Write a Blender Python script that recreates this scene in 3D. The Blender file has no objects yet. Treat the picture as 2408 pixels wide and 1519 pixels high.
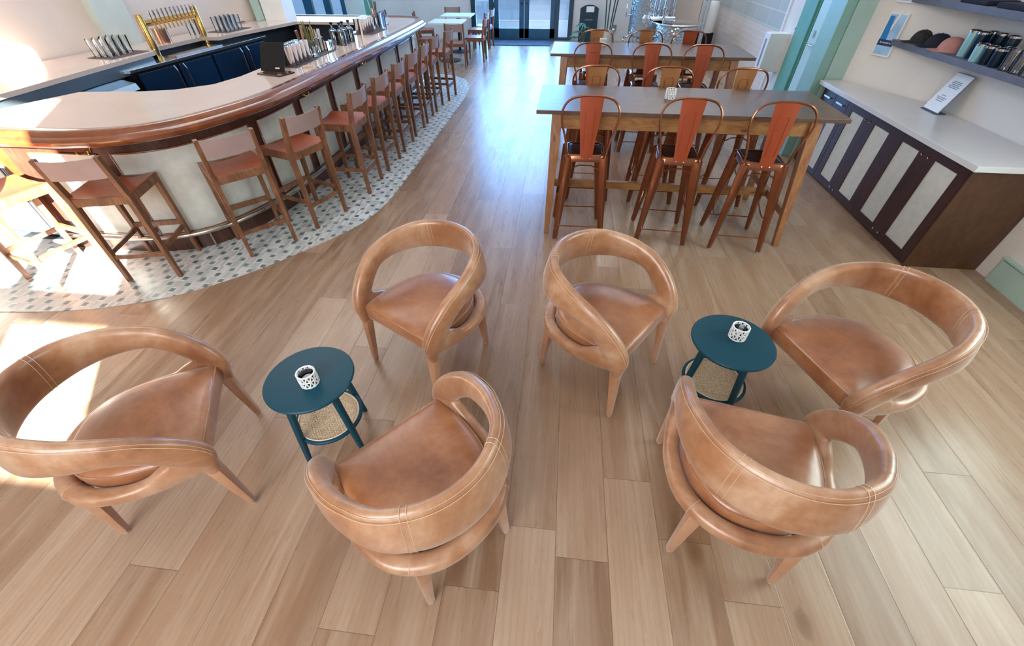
import bpy, bmesh, math, random
from mathutils import Vector, Matrix, Euler
random.seed(7)
sc = bpy.context.scene
COL = sc.collection
PI = math.pi

# ---------------------------------------------------------------- camera
CAM_H = 2.0
FPX = 967.9
R = ((0.99420391, 0.0698373, -0.0817394), (0.10743142, -0.67455826, 0.73036268), (-0.00413143, -0.73491082, -0.67815118))
cam_data = bpy.data.cameras.new('camera')
cam_data.sensor_width = 36.0
cam_data.lens = FPX / 2408 * 36.0
cam_data.clip_start = 0.05
cam_data.clip_end = 200
cam = bpy.data.objects.new('camera', cam_data)
COL.objects.link(cam)
rm = Matrix(((R[0][0], -R[0][1], -R[0][2]), (R[1][0], -R[1][1], -R[1][2]), (R[2][0], -R[2][1], -R[2][2])))
cam.matrix_world = Matrix.Translation((0, 0, CAM_H)) @ rm.to_4x4()
sc.camera = cam

# ---------------------------------------------------------------- view, world, sun, area lights
sc.view_settings.view_transform = 'Standard'
sc.view_settings.look = 'None'
sc.view_settings.exposure = 0.06
sc.view_settings.gamma = 1.0
sc.view_settings.use_curve_mapping = False
world = bpy.data.worlds.new('world'); sc.world = world
world.use_nodes = True
bg = world.node_tree.nodes['Background']
bg.inputs['Color'].default_value = (0.40, 0.66, 1.0, 1)
bg.inputs['Strength'].default_value = 1.35
try:
    sc.cycles.max_bounces = 7; sc.cycles.diffuse_bounces = 4; sc.cycles.glossy_bounces = 3
    sc.cycles.transmission_bounces = 4; sc.cycles.transparent_max_bounces = 40
    sc.cycles.sample_clamp_indirect = 6; sc.cycles.caustics_reflective = False; sc.cycles.caustics_refractive = False
except Exception: pass

TAN_E = 0.36
sun_dir = Vector((-0.57, 0.82, -TAN_E)).normalized()
sd = bpy.data.lights.new('sun', 'SUN'); sd.energy = 150.0; sd.angle = 0.009; sd.color = (1.0, 0.93, 0.84)
sun = bpy.data.objects.new('sun', sd); COL.objects.link(sun)
sun.rotation_euler = sun_dir.to_track_quat('-Z', 'Y').to_euler()

def area(name, loc, aim, sx, sy, energy, color):
    l = bpy.data.lights.new(name, 'AREA'); l.shape = 'RECTANGLE'; l.size = sx; l.size_y = sy
    l.energy = energy; l.color = color
    o = bpy.data.objects.new(name, l); COL.objects.link(o); o.location = loc
    o.rotation_euler = Vector(aim).to_track_quat('-Z', 'Y').to_euler()
    return o
# daylight coming in at the windows behind the camera and at the far doors and windows
area('daylight_near_windows', (-1.4, -2.36, 2.3), (0.12, 1, -0.30), 2.8, 3.0, 225, (0.97, 0.98, 0.99))
area('daylight_right_window', (3.38, 1.55, 1.75), (-1, -0.05, -0.2), 1.6, 1.7, 70, (0.82, 1.0, 0.95))
area('daylight_far_doors', (-1.2, 13.7, 2.3), (0, -1, -0.12), 2.6, 4.2, 430, (0.17, 0.46, 1.0))
area('daylight_far_windows', (-6.7, 13.6, 1.6), (0.25, -1, -0.05), 2.6, 2.0, 200, (0.25, 0.6, 1.0))
# general fill lamps added below the ceiling; no real fixtures
area('ceiling_fill_front', (0.4, 1.4, 4.9), (0, 0, -1), 3.0, 2.5, 16, (1.0, 0.90, 0.78))
area('ceiling_fill_middle', (0.2, 5.6, 4.9), (0, 0, -1), 4.5, 3.0, 28, (1.0, 0.86, 0.70))
area('ceiling_fill_bar', (-4.4, 6.0, 4.9), (0, 0, -1), 2.5, 4.0, 110, (1.0, 0.94, 0.88))
area('ceiling_fill_brewery', (2.4, 11.0, 4.9), (0, 0, -1), 2.5, 3.5, 115, (1.0, 0.96, 0.93))

# ---------------------------------------------------------------- material helpers
def new_mat(name):
    m = bpy.data.materials.new(name); m.use_nodes = True
    return m, m.node_tree, m.node_tree.nodes['Principled BSDF']
def N(nt, t, **kw):
    n = nt.nodes.new(t)
    for k, v in kw.items(): setattr(n, k, v)
    return n
def L(nt, a, b): nt.links.new(a, b)
def setv(node, **kw):
    for k, v in kw.items(): node.inputs[k.replace('_', ' ')].default_value = v
def rgb(c): return (c[0], c[1], c[2], 1)
def math_n(nt, op, a, b=None):
    n = N(nt, 'ShaderNodeMath', operation=op)
    for i, v in enumerate((a, b)):
        if v is None: continue
        if isinstance(v, (int, float)): n.inputs[i].default_value = v
        else: L(nt, v, n.inputs[i])
    return n.outputs[0]
def mixc(nt, fac, a, b, mode='MIX'):
    n = N(nt, 'ShaderNodeMix', data_type='RGBA', blend_type=mode)
    for i, v in ((0, fac), (6, a), (7, b)):
        if isinstance(v, (int, float)): n.inputs[i].default_value = v
        elif isinstance(v, tuple): n.inputs[i].default_value = v if len(v) == 4 else rgb(v)
        else: L(nt, v, n.inputs[i])
    return n.outputs[2]
def coords(nt, scale=(1, 1, 1), rnd=False, kind='Object'):
    tc = N(nt, 'ShaderNodeTexCoord'); mp = N(nt, 'ShaderNodeMapping')
    mp.inputs['Scale'].default_value = scale
    src = tc.outputs[kind]
    if rnd:
        oi = N(nt, 'ShaderNodeObjectInfo'); a = N(nt, 'ShaderNodeVectorMath', operation='ADD')
        s = math_n(nt, 'MULTIPLY', oi.outputs['Random'], 17.0)
        L(nt, src, a.inputs[0]); L(nt, s, a.inputs[1]); src = a.outputs[0]
    L(nt, src, mp.inputs['Vector'])
    return mp.outputs[0]
def noise(nt, vec, scale, detail=3, rough=0.5, dist=0.0):
    n = N(nt, 'ShaderNodeTexNoise'); setv(n, Scale=scale, Detail=detail, Roughness=rough, Distortion=dist)
    L(nt, vec, n.inputs['Vector']); return n.outputs['Fac']
def ramp(nt, fac, stops):
    r = N(nt, 'ShaderNodeValToRGB'); L(nt, fac, r.inputs[0]); cr = r.color_ramp
    while len(cr.elements) < len(stops): cr.elements.new(0.5)
    for e, (p, c) in zip(cr.elements, stops): e.position = p; e.color = rgb(c)
    return r.outputs[0]
def bump(nt, bs, h, strength=0.2, dist=0.01):
    b = N(nt, 'ShaderNodeBump'); setv(b, Strength=strength, Distance=dist)
    L(nt, h, b.inputs['Height']); L(nt, b.outputs[0], bs.inputs['Normal'])

def plain(name, c, rough=0.5, metal=0.0, var=0.08, spec=0.5, coat=0.0, scale=6.0, bumpy=0.0):
    m, nt, bs = new_mat(name)
    v = coords(nt); n = noise(nt, v, scale, 4)
    d = tuple(x * (1 - var) for x in c); u = tuple(min(1, x * (1 + var)) for x in c)
    L(nt, ramp(nt, n, [(0.3, d), (0.7, u)]), bs.inputs['Base Color'])
    setv(bs, Roughness=rough, Metallic=metal); bs.inputs['Specular IOR Level'].default_value = spec
    bs.inputs['Coat Weight'].default_value = coat
    if bumpy: bump(nt, bs, noise(nt, v, scale * 8, 3), bumpy, 0.004)
    return m
def wood(name, c1, c2, rough=0.4, scale=(3, 3, 0.6), coat=0.0, rnd=True, knots=None):
    m, nt, bs = new_mat(name)
    v = coords(nt, scale, rnd)
    n1 = noise(nt, v, 6, 5, 0.6, 1.2); n2 = noise(nt, v, 40, 3, 0.6, 0.3)
    f = math_n(nt, 'ADD', math_n(nt, 'MULTIPLY', n1, 0.75), math_n(nt, 'MULTIPLY', n2, 0.25))
    col = ramp(nt, f, [(0.35, c1), (0.65, c2)])
    if knots:
        vo = N(nt, 'ShaderNodeTexVoronoi'); vo.inputs['Scale'].default_value = 3.2; L(nt, v, vo.inputs['Vector'])
        k = N(nt, 'ShaderNodeMapRange'); setv(k, From_Min=0.05, From_Max=0.14, To_Min=1.0, To_Max=0.0)
        L(nt, vo.outputs['Distance'], k.inputs[0]); col = mixc(nt, k.outputs[0], col, knots)
    L(nt, col, bs.inputs['Base Color']); setv(bs, Roughness=rough); bs.inputs['Coat Weight'].default_value = coat
    bs.inputs['Coat Roughness'].default_value = 0.12
    if coat < 0.5: bump(nt, bs, n2, 0.08, 0.003)
    return m

def floor_mat():
    m, nt, bs = new_mat('oak_planks')
    W, LEN, X0 = 0.2325, 1.87, 0.114
    tc = N(nt, 'ShaderNodeTexCoord'); sp = N(nt, 'ShaderNodeSeparateXYZ'); L(nt, tc.outputs['Object'], sp.inputs[0])
    x, y = sp.outputs[0], sp.outputs[1]
    u = math_n(nt, 'DIVIDE', math_n(nt, 'SUBTRACT', x, X0), W)
    row = math_n(nt, 'FLOOR', u); fu = math_n(nt, 'SUBTRACT', u, row)
    wn = N(nt, 'ShaderNodeTexWhiteNoise', noise_dimensions='1D'); L(nt, row, wn.inputs['W'])
    v = math_n(nt, 'ADD', math_n(nt, 'DIVIDE', y, LEN), math_n(nt, 'MULTIPLY', wn.outputs['Value'], 9.7))
    col_i = math_n(nt, 'FLOOR', v); fv = math_n(nt, 'SUBTRACT', v, col_i)
    cb = N(nt, 'ShaderNodeCombineXYZ'); L(nt, row, cb.inputs[0]); L(nt, col_i, cb.inputs[1])
    pn = N(nt, 'ShaderNodeTexWhiteNoise', noise_dimensions='3D'); L(nt, cb.outputs[0], pn.inputs['Vector'])
    sc_ = N(nt, 'ShaderNodeSeparateColor'); L(nt, pn.outputs['Color'], sc_.inputs[0])
    r1, r2, r3 = sc_.outputs
    # grain, running along the plank and shifted per plank
    gv = N(nt, 'ShaderNodeCombineXYZ')
    L(nt, math_n(nt, 'ADD', math_n(nt, 'MULTIPLY', x, 9.0), math_n(nt, 'MULTIPLY', r1, 40)), gv.inputs[0])
    L(nt, math_n(nt, 'ADD', math_n(nt, 'MULTIPLY', y, 0.9), math_n(nt, 'MULTIPLY', r2, 40)), gv.inputs[1])
    g1 = noise(nt, gv.outputs[0], 1.1, 4, 0.55, 1.0)
    g2 = noise(nt, gv.outputs[0], 4.0, 4, 0.65, 0.8)
    g3 = noise(nt, gv.outputs[0], 0.35, 2, 0.5, 0.2)
    wv = N(nt, 'ShaderNodeTexWave', wave_type='BANDS', bands_direction='X')
    setv(wv, Scale=1.3, Distortion=7.0, Detail=2.0, Detail_Scale=0.7); L(nt, gv.outputs[0], wv.inputs['Vector'])
    base = ramp(nt, r3, [(0.0, (0.200, 0.105, 0.055)), (0.35, (0.275, 0.160, 0.092)), (0.7, (0.355, 0.226, 0.142)), (1.0, (0.435, 0.305, 0.21))])
    c = mixc(nt, ramp(nt, g1, [(0.38, (0, 0, 0)), (0.68, (0.55, 0.55, 0.55))]), base, (0.49, 0.365, 0.265))
    c = mixc(nt, ramp(nt, g3, [(0.52, (0, 0, 0)), (0.78, (0.55, 0.55, 0.55))]), c, (0.31, 0.155, 0.075))
    c = mixc(nt, math_n(nt, 'MULTIPLY', ramp(nt, wv.outputs[0], [(0.0, (1, 1, 1)), (0.5, (0, 0, 0))]), 0.22), c, (0.26, 0.14, 0.075))
    c = mixc(nt, ramp(nt, g2, [(0.25, (0.16, 0.16, 0.16)), (0.45, (0, 0, 0))]), c, (0.24, 0.13, 0.075))
    # knots: a few dark ovals
    kv = N(nt, 'ShaderNodeCombineXYZ')
    L(nt, math_n(nt, 'MULTIPLY', x, 2.6), kv.inputs[0]); L(nt, math_n(nt, 'MULTIPLY', y, 1.5), kv.inputs[1])
    kd = N(nt, 'ShaderNodeVectorMath', operation='ADD'); kn = N(nt, 'ShaderNodeTexNoise'); setv(kn, Scale=14.0, Detail=2.0)
    L(nt, kv.outputs[0], kn.inputs['Vector']); ks = N(nt, 'ShaderNodeVectorMath', operation='SCALE'); ks.inputs['Scale'].default_value = 0.035
    L(nt, kn.outputs['Color'], ks.inputs[0]); L(nt, kv.outputs[0], kd.inputs[0]); L(nt, ks.outputs[0], kd.inputs[1])
    vo = N(nt, 'ShaderNodeTexVoronoi'); vo.inputs['Scale'].default_value = 1.0; vo.inputs['Randomness'].default_value = 1.0
    L(nt, kd.outputs[0], vo.inputs['Vector'])
    vs = N(nt, 'ShaderNodeSeparateColor'); L(nt, vo.outputs['Color'], vs.inputs[0])
    size = math_n(nt, 'MULTIPLY', math_n(nt, 'POWER', vs.outputs[0], 2.6), 0.125)
    k = math_n(nt, 'SUBTRACT', 1.0, math_n(nt, 'DIVIDE', vo.outputs['Distance'], math_n(nt, 'ADD', size, 0.012)))
    k = ramp(nt, k, [(0.0, (0, 0, 0)), (0.25, (0.55, 0.55, 0.55)), (0.8, (1, 1, 1))])
    c = mixc(nt, math_n(nt, 'MULTIPLY', k, 0.85), c, (0.10, 0.05, 0.03))
    halo = math_n(nt, 'SUBTRACT', 1.0, math_n(nt, 'DIVIDE', vo.outputs['Distance'], math_n(nt, 'ADD', math_n(nt, 'MULTIPLY', size, 2.6), 0.03)))
    c = mixc(nt, math_n(nt, 'MULTIPLY', ramp(nt, halo, [(0, (0, 0, 0)), (1, (1, 1, 1))]), 0.55), c, (0.26, 0.13, 0.06))
    # seams
    eu = math_n(nt, 'MINIMUM', fu, math_n(nt, 'SUBTRACT', 1.0, fu))
    ev = math_n(nt, 'MINIMUM', fv, math_n(nt, 'SUBTRACT', 1.0, fv))
    du = math_n(nt, 'MULTIPLY', eu, W); dv = math_n(nt, 'MULTIPLY', ev, LEN)
    d = math_n(nt, 'MINIMUM', du, dv)
    seam = math_n(nt, 'LESS_THAN', d, 0.0011)
    c = mixc(nt, math_n(nt, 'MULTIPLY', seam, 0.8), c, (0.12, 0.06, 0.035))
    L(nt, c, bs.inputs['Base Color'])
    rr = N(nt, 'ShaderNodeMapRange'); setv(rr, From_Min=0.3, From_Max=0.7, To_Min=0.24, To_Max=0.36); L(nt, g2, rr.inputs[0])
    L(nt, rr.outputs[0], bs.inputs['Roughness']); bs.inputs['Specular IOR Level'].default_value = 0.55
    bump(nt, bs, math_n(nt, 'MINIMUM', math_n(nt, 'MULTIPLY', d, 300.0), 1.0), 0.25, 0.002)
    return m

def mosaic_mat():
    m, nt, bs = new_mat('basketweave_mosaic')
    tc = N(nt, 'ShaderNodeTexCoord'); sp = N(nt, 'ShaderNodeSeparateXYZ'); L(nt, tc.outputs['Object'], sp.inputs[0])
    P = 0.0765
    x = math_n(nt, 'DIVIDE', math_n(nt, 'ADD', sp.outputs[0], 50 * P), P)
    y = math_n(nt, 'DIVIDE', math_n(nt, 'ADD', sp.outputs[1], 50 * P), P)
    ix, iy = math_n(nt, 'FLOOR', x), math_n(nt, 'FLOOR', y)
    fx, fy = math_n(nt, 'FRACT', x), math_n(nt, 'FRACT', y)
    par = math_n(nt, 'MODULO', math_n(nt, 'ADD', ix, iy), 2.0)
    # even cells hold the dark square, odd cells the slats
    ax = math_n(nt, 'ABSOLUTE', math_n(nt, 'SUBTRACT', fx, 0.5)); ay = math_n(nt, 'ABSOLUTE', math_n(nt, 'SUBTRACT', fy, 0.5))
    sq = math_n(nt, 'LESS_THAN', math_n(nt, 'MAXIMUM', ax, ay), 0.27)
    dot = math_n(nt, 'MULTIPLY', sq, math_n(nt, 'SUBTRACT', 1.0, par))
    wn = N(nt, 'ShaderNodeTexWhiteNoise', noise_dimensions='3D'); cb = N(nt, 'ShaderNodeCombineXYZ')
    L(nt, math_n(nt, 'FLOOR', math_n(nt, 'MULTIPLY', x, 3.0)), cb.inputs[0]); L(nt, iy, cb.inputs[1]); L(nt, cb.outputs[0], wn.inputs['Vector'])
    wn2 = N(nt, 'ShaderNodeTexWhiteNoise', noise_dimensions='3D'); cb2 = N(nt, 'ShaderNodeCombineXYZ')
    L(nt, ix, cb2.inputs[0]); L(nt, iy, cb2.inputs[1]); L(nt, cb2.outputs[0], wn2.inputs['Vector'])
    white = ramp(nt, wn.outputs['Value'], [(0.0, (0.44, 0.47, 0.46)), (0.5, (0.60, 0.62, 0.61)), (1.0, (0.76, 0.77, 0.76))])
    dark = ramp(nt, wn2.outputs['Value'], [(0.0, (0.085, 0.15, 0.16)), (1.0, (0.22, 0.29, 0.295))])
    g1 = math_n(nt, 'ABSOLUTE', math_n(nt, 'SUBTRACT', math_n(nt, 'FRACT', math_n(nt, 'MULTIPLY', x, 3.0)), 0.5))
    g2 = math_n(nt, 'ABSOLUTE', math_n(nt, 'SUBTRACT', math_n(nt, 'FRACT', math_n(nt, 'MULTIPLY', y, 1.5)), 0.5))
    gr = math_n(nt, 'MAXIMUM', math_n(nt, 'GREATER_THAN', g1, 0.46), math_n(nt, 'GREATER_THAN', g2, 0.475))
    c = mixc(nt, math_n(nt, 'MULTIPLY', gr, 0.6), white, (0.45, 0.46, 0.44))
    c = mixc(nt, dot, c, dark)
    L(nt, c, bs.inputs['Base Color']); setv(bs, Roughness=0.32)
    return m

def leather_mat(name, dark, mid, light, sheen=0.35):
    m, nt, bs = new_mat(name)
    v = coords(nt, (1, 1, 1), True)
    n1 = noise(nt, v, 2.9, 5, 0.62, 0.6); n2 = noise(nt, v, 26, 4, 0.6)
    f = math_n(nt, 'ADD', math_n(nt, 'MULTIPLY', n1, 0.8), math_n(nt, 'MULTIPLY', n2, 0.2))
    L(nt, ramp(nt, f, [(0.33, dark), (0.5, mid), (0.68, light)]), bs.inputs['Base Color'])
    setv(bs, Roughness=0.36); bs.inputs['Specular IOR Level'].default_value = 0.75
    bs.inputs['Coat Weight'].default_value = 0.35; bs.inputs['Coat Roughness'].default_value = 0.25
    bs.inputs['Sheen Weight'].default_value = sheen; bs.inputs['Sheen Roughness'].default_value = 0.4
    vo = N(nt, 'ShaderNodeTexVoronoi'); vo.inputs['Scale'].default_value = 420; L(nt, v, vo.inputs['Vector'])
    bump(nt, bs, math_n(nt, 'ADD', n2, math_n(nt, 'MULTIPLY', vo.outputs['Distance'], 0.5)), 0.12, 0.002)
    return m
def glass_mat(name, tint=(1, 1, 1), alpha=0.82, rough=0.03):
    m = bpy.data.materials.new(name); m.use_nodes = True; nt = m.node_tree; nt.nodes.clear()
    o = N(nt, 'ShaderNodeOutputMaterial'); mx = N(nt, 'ShaderNodeMixShader'); tr = N(nt, 'ShaderNodeBsdfTransparent'); gl = N(nt, 'ShaderNodeBsdfGlossy')
    fr = N(nt, 'ShaderNodeFresnel'); fr.inputs[0].default_value = 1.5
    tr.inputs[0].default_value = rgb(tint); gl.inputs['Roughness'].default_value = rough; gl.inputs['Color'].default_value = (0.95, 0.98, 1, 1)
    fac = math_n(nt, 'ADD', fr.outputs[0], 1 - alpha); L(nt, fac, mx.inputs[0]); L(nt, tr.outputs[0], mx.inputs[1]); L(nt, gl.outputs[0], mx.inputs[2])
    L(nt, mx.outputs[0], o.inputs[0]); return m
def cane_mat():
    m, nt, bs = new_mat('woven_cane')
    tc = N(nt, 'ShaderNodeTexCoord'); sp = N(nt, 'ShaderNodeSeparateXYZ'); L(nt, tc.outputs['Object'], sp.inputs[0])
    P = 0.0125
    x = math_n(nt, 'DIVIDE', sp.outputs[0], P); y = math_n(nt, 'DIVIDE', sp.outputs[1], P)
    x = math_n(nt, 'ADD', x, 100.0); y = math_n(nt, 'ADD', y, 100.0)
    x = math_n(nt, 'ADD', x, math_n(nt, 'MULTIPLY', math_n(nt, 'MODULO', math_n(nt, 'FLOOR', y), 2.0), 0.5))
    ax = math_n(nt, 'SUBTRACT', math_n(nt, 'FRACT', x), 0.5); ay = math_n(nt, 'SUBTRACT', math_n(nt, 'FRACT', y), 0.5)
    r = math_n(nt, 'ADD', math_n(nt, 'MULTIPLY', ax, ax), math_n(nt, 'MULTIPLY', ay, ay))
    hole = math_n(nt, 'LESS_THAN', r, 0.055)
    n = noise(nt, tc.outputs['Object'], 120, 2)
    L(nt, ramp(nt, n, [(0.3, (0.42, 0.28, 0.15)), (0.7, (0.72, 0.56, 0.38))]), bs.inputs['Base Color'])
    L(nt, math_n(nt, 'SUBTRACT', 1.0, hole), bs.inputs['Alpha']); setv(bs, Roughness=0.5)
    return m
def brick_mat(name, c1, c2, mortar, scale, ax='YZ'):
    m, nt, bs = new_mat(name)
    tc = N(nt, 'ShaderNodeTexCoord'); sp = N(nt, 'ShaderNodeSeparateXYZ'); L(nt, tc.outputs['Object'], sp.inputs[0])
    cb = N(nt, 'ShaderNodeCombineXYZ'); L(nt, sp.outputs[1], cb.inputs[0]); L(nt, sp.outputs[2], cb.inputs[1])
    br = N(nt, 'ShaderNodeTexBrick'); setv(br, Scale=scale, Mortar_Size=0.012, Color1=rgb(c1), Color2=rgb(c2), Mortar=rgb(mortar))
    br.inputs['Brick Width'].default_value = 0.9; br.inputs['Row Height'].default_value = 0.3
    L(nt, cb.outputs[0], br.inputs['Vector']); L(nt, br.outputs[0], bs.inputs['Base Color']); setv(bs, Roughness=0.2)
    return m

M = {}
M['floor'] = floor_mat()
M['mosaic'] = mosaic_mat()
M['leather'] = leather_mat('tan_leather', (0.22, 0.075, 0.025), (0.38, 0.175, 0.078), (0.55, 0.345, 0.215))
M['leather_seat'] = leather_mat('tan_seat_leather', (0.19, 0.058, 0.018), (0.33, 0.120, 0.042), (0.45, 0.215, 0.10))
M['thread'] = plain('cream_thread', (0.66, 0.48, 0.33), 0.6)
M['leg_leather'] = leather_mat('leg_leather', (0.37, 0.16, 0.07), (0.47, 0.235, 0.12), (0.56, 0.32, 0.19))
M['glide'] = plain('nylon_glide', (0.75, 0.74, 0.70), 0.4)
M['teal_paint'] = plain('teal_lacquer', (0.001, 0.048, 0.078), 0.42, var=0.05, spec=0.3)
M['cane'] = cane_mat()
M['cane_edge'] = plain('pale_cane_binding', (0.74, 0.62, 0.47), 0.5)
M['stool_wood'] = wood('walnut_stool', (0.10, 0.036, 0.015), (0.27, 0.12, 0.058), 0.42, (3, 3, 0.7))
M['stool_sling'] = leather_mat('brown_sling_leather', (0.24, 0.042, 0.013), (0.34, 0.072, 0.024), (0.42, 0.11, 0.045), 0.0)
M['back_sling'] = plain('mauve_leather_back', (0.34, 0.235, 0.225), 0.42, var=0.07)
M['bar_wood'] = wood('mahogany', (0.15, 0.035, 0.010), (0.27, 0.078, 0.024), 0.20, (0.35, 0.35, 0.6), 0.9, False)
M['bar_dark'] = wood('dark_bar_front', (0.042, 0.014, 0.010), (0.105, 0.034, 0.020), 0.30, (3, 3, 0.7), 0.2, False)
M['stone'] = plain('blush_quartz', (0.66, 0.53, 0.46), 0.10, var=0.035, spec=0.6, scale=3)
M['grey_stone'] = plain('cool_quartz', (0.66, 0.66, 0.66), 0.2, var=0.03, scale=3)
M['linen'] = plain('grasscloth_panel', (0.60, 0.60, 0.54), 0.8, var=0.06, scale=18, bumpy=0.2)
M['brass'] = plain('brass', (0.62, 0.38, 0.12), 0.2, 1.0, 0.12, scale=3)
M['rail_metal'] = plain('aged_steel_rail', (0.52, 0.46, 0.40), 0.25, 1.0, 0.1)
M['steel'] = plain('brushed_steel', (0.62, 0.64, 0.66), 0.24, 1.0, 0.06)
M['hammered'] = plain('dimpled_steel', (0.55, 0.68, 0.78), 0.18, 1.0, 0.05, scale=10, bumpy=0.0)
_nt = M['hammered'].node_tree; _v = N(_nt, 'ShaderNodeTexVoronoi'); _v.inputs['Scale'].default_value = 24
L(_nt, N(_nt, 'ShaderNodeTexCoord').outputs['Object'], _v.inputs['Vector'])
bump(_nt, _nt.nodes['Principled BSDF'], _v.outputs['Distance'], 0.45, 0.02)
M['chrome'] = plain('chrome', (0.8, 0.8, 0.82), 0.08, 1.0, 0.02)
M['navy'] = plain('navy_cooler_door', (0.004, 0.022, 0.060), 0.3, var=0.3, scale=2)
M['black'] = plain('black_plastic', (0.006, 0.006, 0.007), 0.5, spec=0.25)
M['dark'] = plain('dark_interior', (0.012, 0.016, 0.024), 0.6)
M['copper_paint'] = plain('copper_enamel', (0.26, 0.082, 0.032), 0.24, 0.75, 0.12, coat=0.6)
M['copper_back'] = plain('rust_orange_enamel', (0.29, 0.045, 0.009), 0.45, 0.2, 0.06)
M['copper_back_lit'] = plain('ochre_lit_enamel', (0.36, 0.155, 0.055), 0.4, 0.3, 0.08)  # same enamel with window light and reflections painted in as ochre
M['seat_dark'] = plain('dark_brown_seat', (0.055, 0.018, 0.012), 0.22, 0.4, 0.15, coat=0.5)
M['pine'] = wood('knotty_pine', (0.23, 0.090, 0.028), (0.39, 0.19, 0.066), 0.4, (1.2, 3.5, 3.5), 0.15, True, (0.09, 0.035, 0.015))
M['pine_v'] = wood('knotty_pine_leg', (0.22, 0.080, 0.028), (0.37, 0.165, 0.066), 0.4, (4, 4, 1.1), 0.15, True, (0.09, 0.035, 0.015))
M['table_top'] = wood('dark_stained_top', (0.080, 0.040, 0.024), (0.135, 0.075, 0.050), 0.36, (0.8, 4, 4), 0.15, False)
M['espresso'] = wood('espresso_cabinet', (0.028, 0.009, 0.007), (0.060, 0.021, 0.015), 0.38, (3, 3, 0.7), 0.1, False)
M['cab_side'] = wood('brown_side_panel', (0.055, 0.021, 0.009), (0.10, 0.043, 0.018), 0.4, (2, 2, 1), 0.1, False)
M['plaster'] = plain('cream_plaster', (0.74, 0.71, 0.67), 0.75, var=0.07, scale=1.6)
M['plaster_pink'] = plain('warm_plaster', (0.72, 0.63, 0.56), 0.7, var=0.09, scale=1.4)
M['plaster_cool'] = plain('cool_plaster', (0.70, 0.72, 0.72), 0.75, var=0.06, scale=1.5)
M['mint'] = plain('mint_trim', (0.40, 0.56, 0.50), 0.4, var=0.04)
M['teal_trim'] = plain('sea_green_trim', (0.12, 0.34, 0.27), 0.4, var=0.06)
M['mid_green'] = plain('mid_green_trim', (0.24, 0.44, 0.38), 0.4, var=0.05)
M['mint_pale'] = plain('pale_sage_pilaster', (0.60, 0.67, 0.62), 0.5, var=0.04)
M['pale_door'] = plain('pale_aqua_door', (0.50, 0.68, 0.66), 0.35, var=0.04)
M['white'] = plain('white_paint', (0.80, 0.80, 0.79), 0.45, var=0.03)
M['white_top'] = plain('white_laminate', (0.80, 0.84, 0.88), 0.3, var=0.02)
M['white_tile'] = brick_mat('white_wall_tile', (0.80, 0.74, 0.70), (0.76, 0.71, 0.68), (0.88, 0.86, 0.84), 3.3)
M['grey_block'] = brick_mat('grey_block', (0.48, 0.56, 0.58), (0.52, 0.58, 0.58), (0.68, 0.72, 0.73), 1.3)
M['door_blue'] = plain('dark_blue_door', (0.004, 0.085, 0.17), 0.35, var=0.15)
M['door_edge'] = plain('navy_frame', (0.006, 0.04, 0.075), 0.3)
M['mat'] = plain('dark_entrance_mat', (0.030, 0.042, 0.065), 0.9, var=0.5, scale=4)
M['glass'] = glass_mat('window_glass', (0.95, 0.98, 1.0), 0.96)
M['clear'] = glass_mat('drinking_glass', (0.975, 0.985, 0.99), 0.955)
M['blue_glass'] = glass_mat('pale_blue_glass', (0.70, 0.86, 0.97), 0.75)
M['bottle_dark'] = plain('dark_syrup_bottle', (0.012, 0.008, 0.012), 0.06, spec=0.8)
M['chalk'] = plain('chalkboard', (0.006, 0.028, 0.045), 0.6, var=0.3)
M['paper'] = plain('paper', (0.82, 0.86, 0.92), 0.5, var=0.02)
M['ink'] = plain('grey_ink', (0.25, 0.30, 0.38), 0.6)
M['leaf'] = plain('green_leaf', (0.05, 0.22, 0.10), 0.4, var=0.3)
M['leaf_dark'] = plain('dark_leaf', (0.03, 0.07, 0.05), 0.45, var=0.3)
M['herb'] = plain('dried_herb', (0.26, 0.25, 0.08), 0.7, var=0.3)
M['pot'] = plain('cream_pot', (0.72, 0.68, 0.62), 0.5)
M['slate'] = plain('slate_shelf', (0.115, 0.120, 0.155), 0.6, var=0.12, bumpy=0.1)
M['tray'] = plain('dark_bar_mat', (0.11, 0.075, 0.07), 0.7)
M['copper'] = plain('copper_canister', (0.66, 0.36, 0.25), 0.22, 0.9, 0.1)
M['wood_light'] = wood('light_muddler', (0.35, 0.18, 0.11), (0.50, 0.28, 0.18), 0.5)
M['aqua_can'] = plain('aqua_can', (0.30, 0.60, 0.65), 0.25, 0.3, 0.05)
M['navy_can'] = plain('navy_can', (0.006, 0.022, 0.045), 0.25, 0.3, 0.4)
M['cap_dark'] = plain('charcoal_cap', (0.014, 0.016, 0.016), 0.8, var=0.8, scale=40)
M['cap_navy'] = plain('navy_cap', (0.006, 0.008, 0.022), 0.85)
M['cap_pink'] = plain('dusty_pink_cap', (0.47, 0.22, 0.19), 0.85)
M['cap_inside'] = plain('brown_cap_lining', (0.06, 0.018, 0.012), 0.8)
M['poster_blue'] = plain('poster_blue', (0.02, 0.20, 0.50), 0.5)
M['poster_sky'] = plain('poster_sky', (0.36, 0.58, 0.85), 0.5, var=0.2)
M['poster_navy'] = plain('poster_navy', (0.015, 0.04, 0.11), 0.5)
M['pavement'] = plain('pavement', (0.62, 0.66, 0.70), 0.8, var=0.05, scale=0.6)
M['asphalt'] = plain('asphalt', (0.34, 0.40, 0.47), 0.8, var=0.06, scale=0.8)
M['curb'] = plain('pale_curb', (0.80, 0.82, 0.84), 0.8)
M['outlet'] = plain('outlet_grey', (0.25, 0.24, 0.26), 0.4)
M['steel_blue'] = plain('cool_steel_apron', (0.42, 0.52, 0.58), 0.22, 0.9, 0.06)
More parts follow.
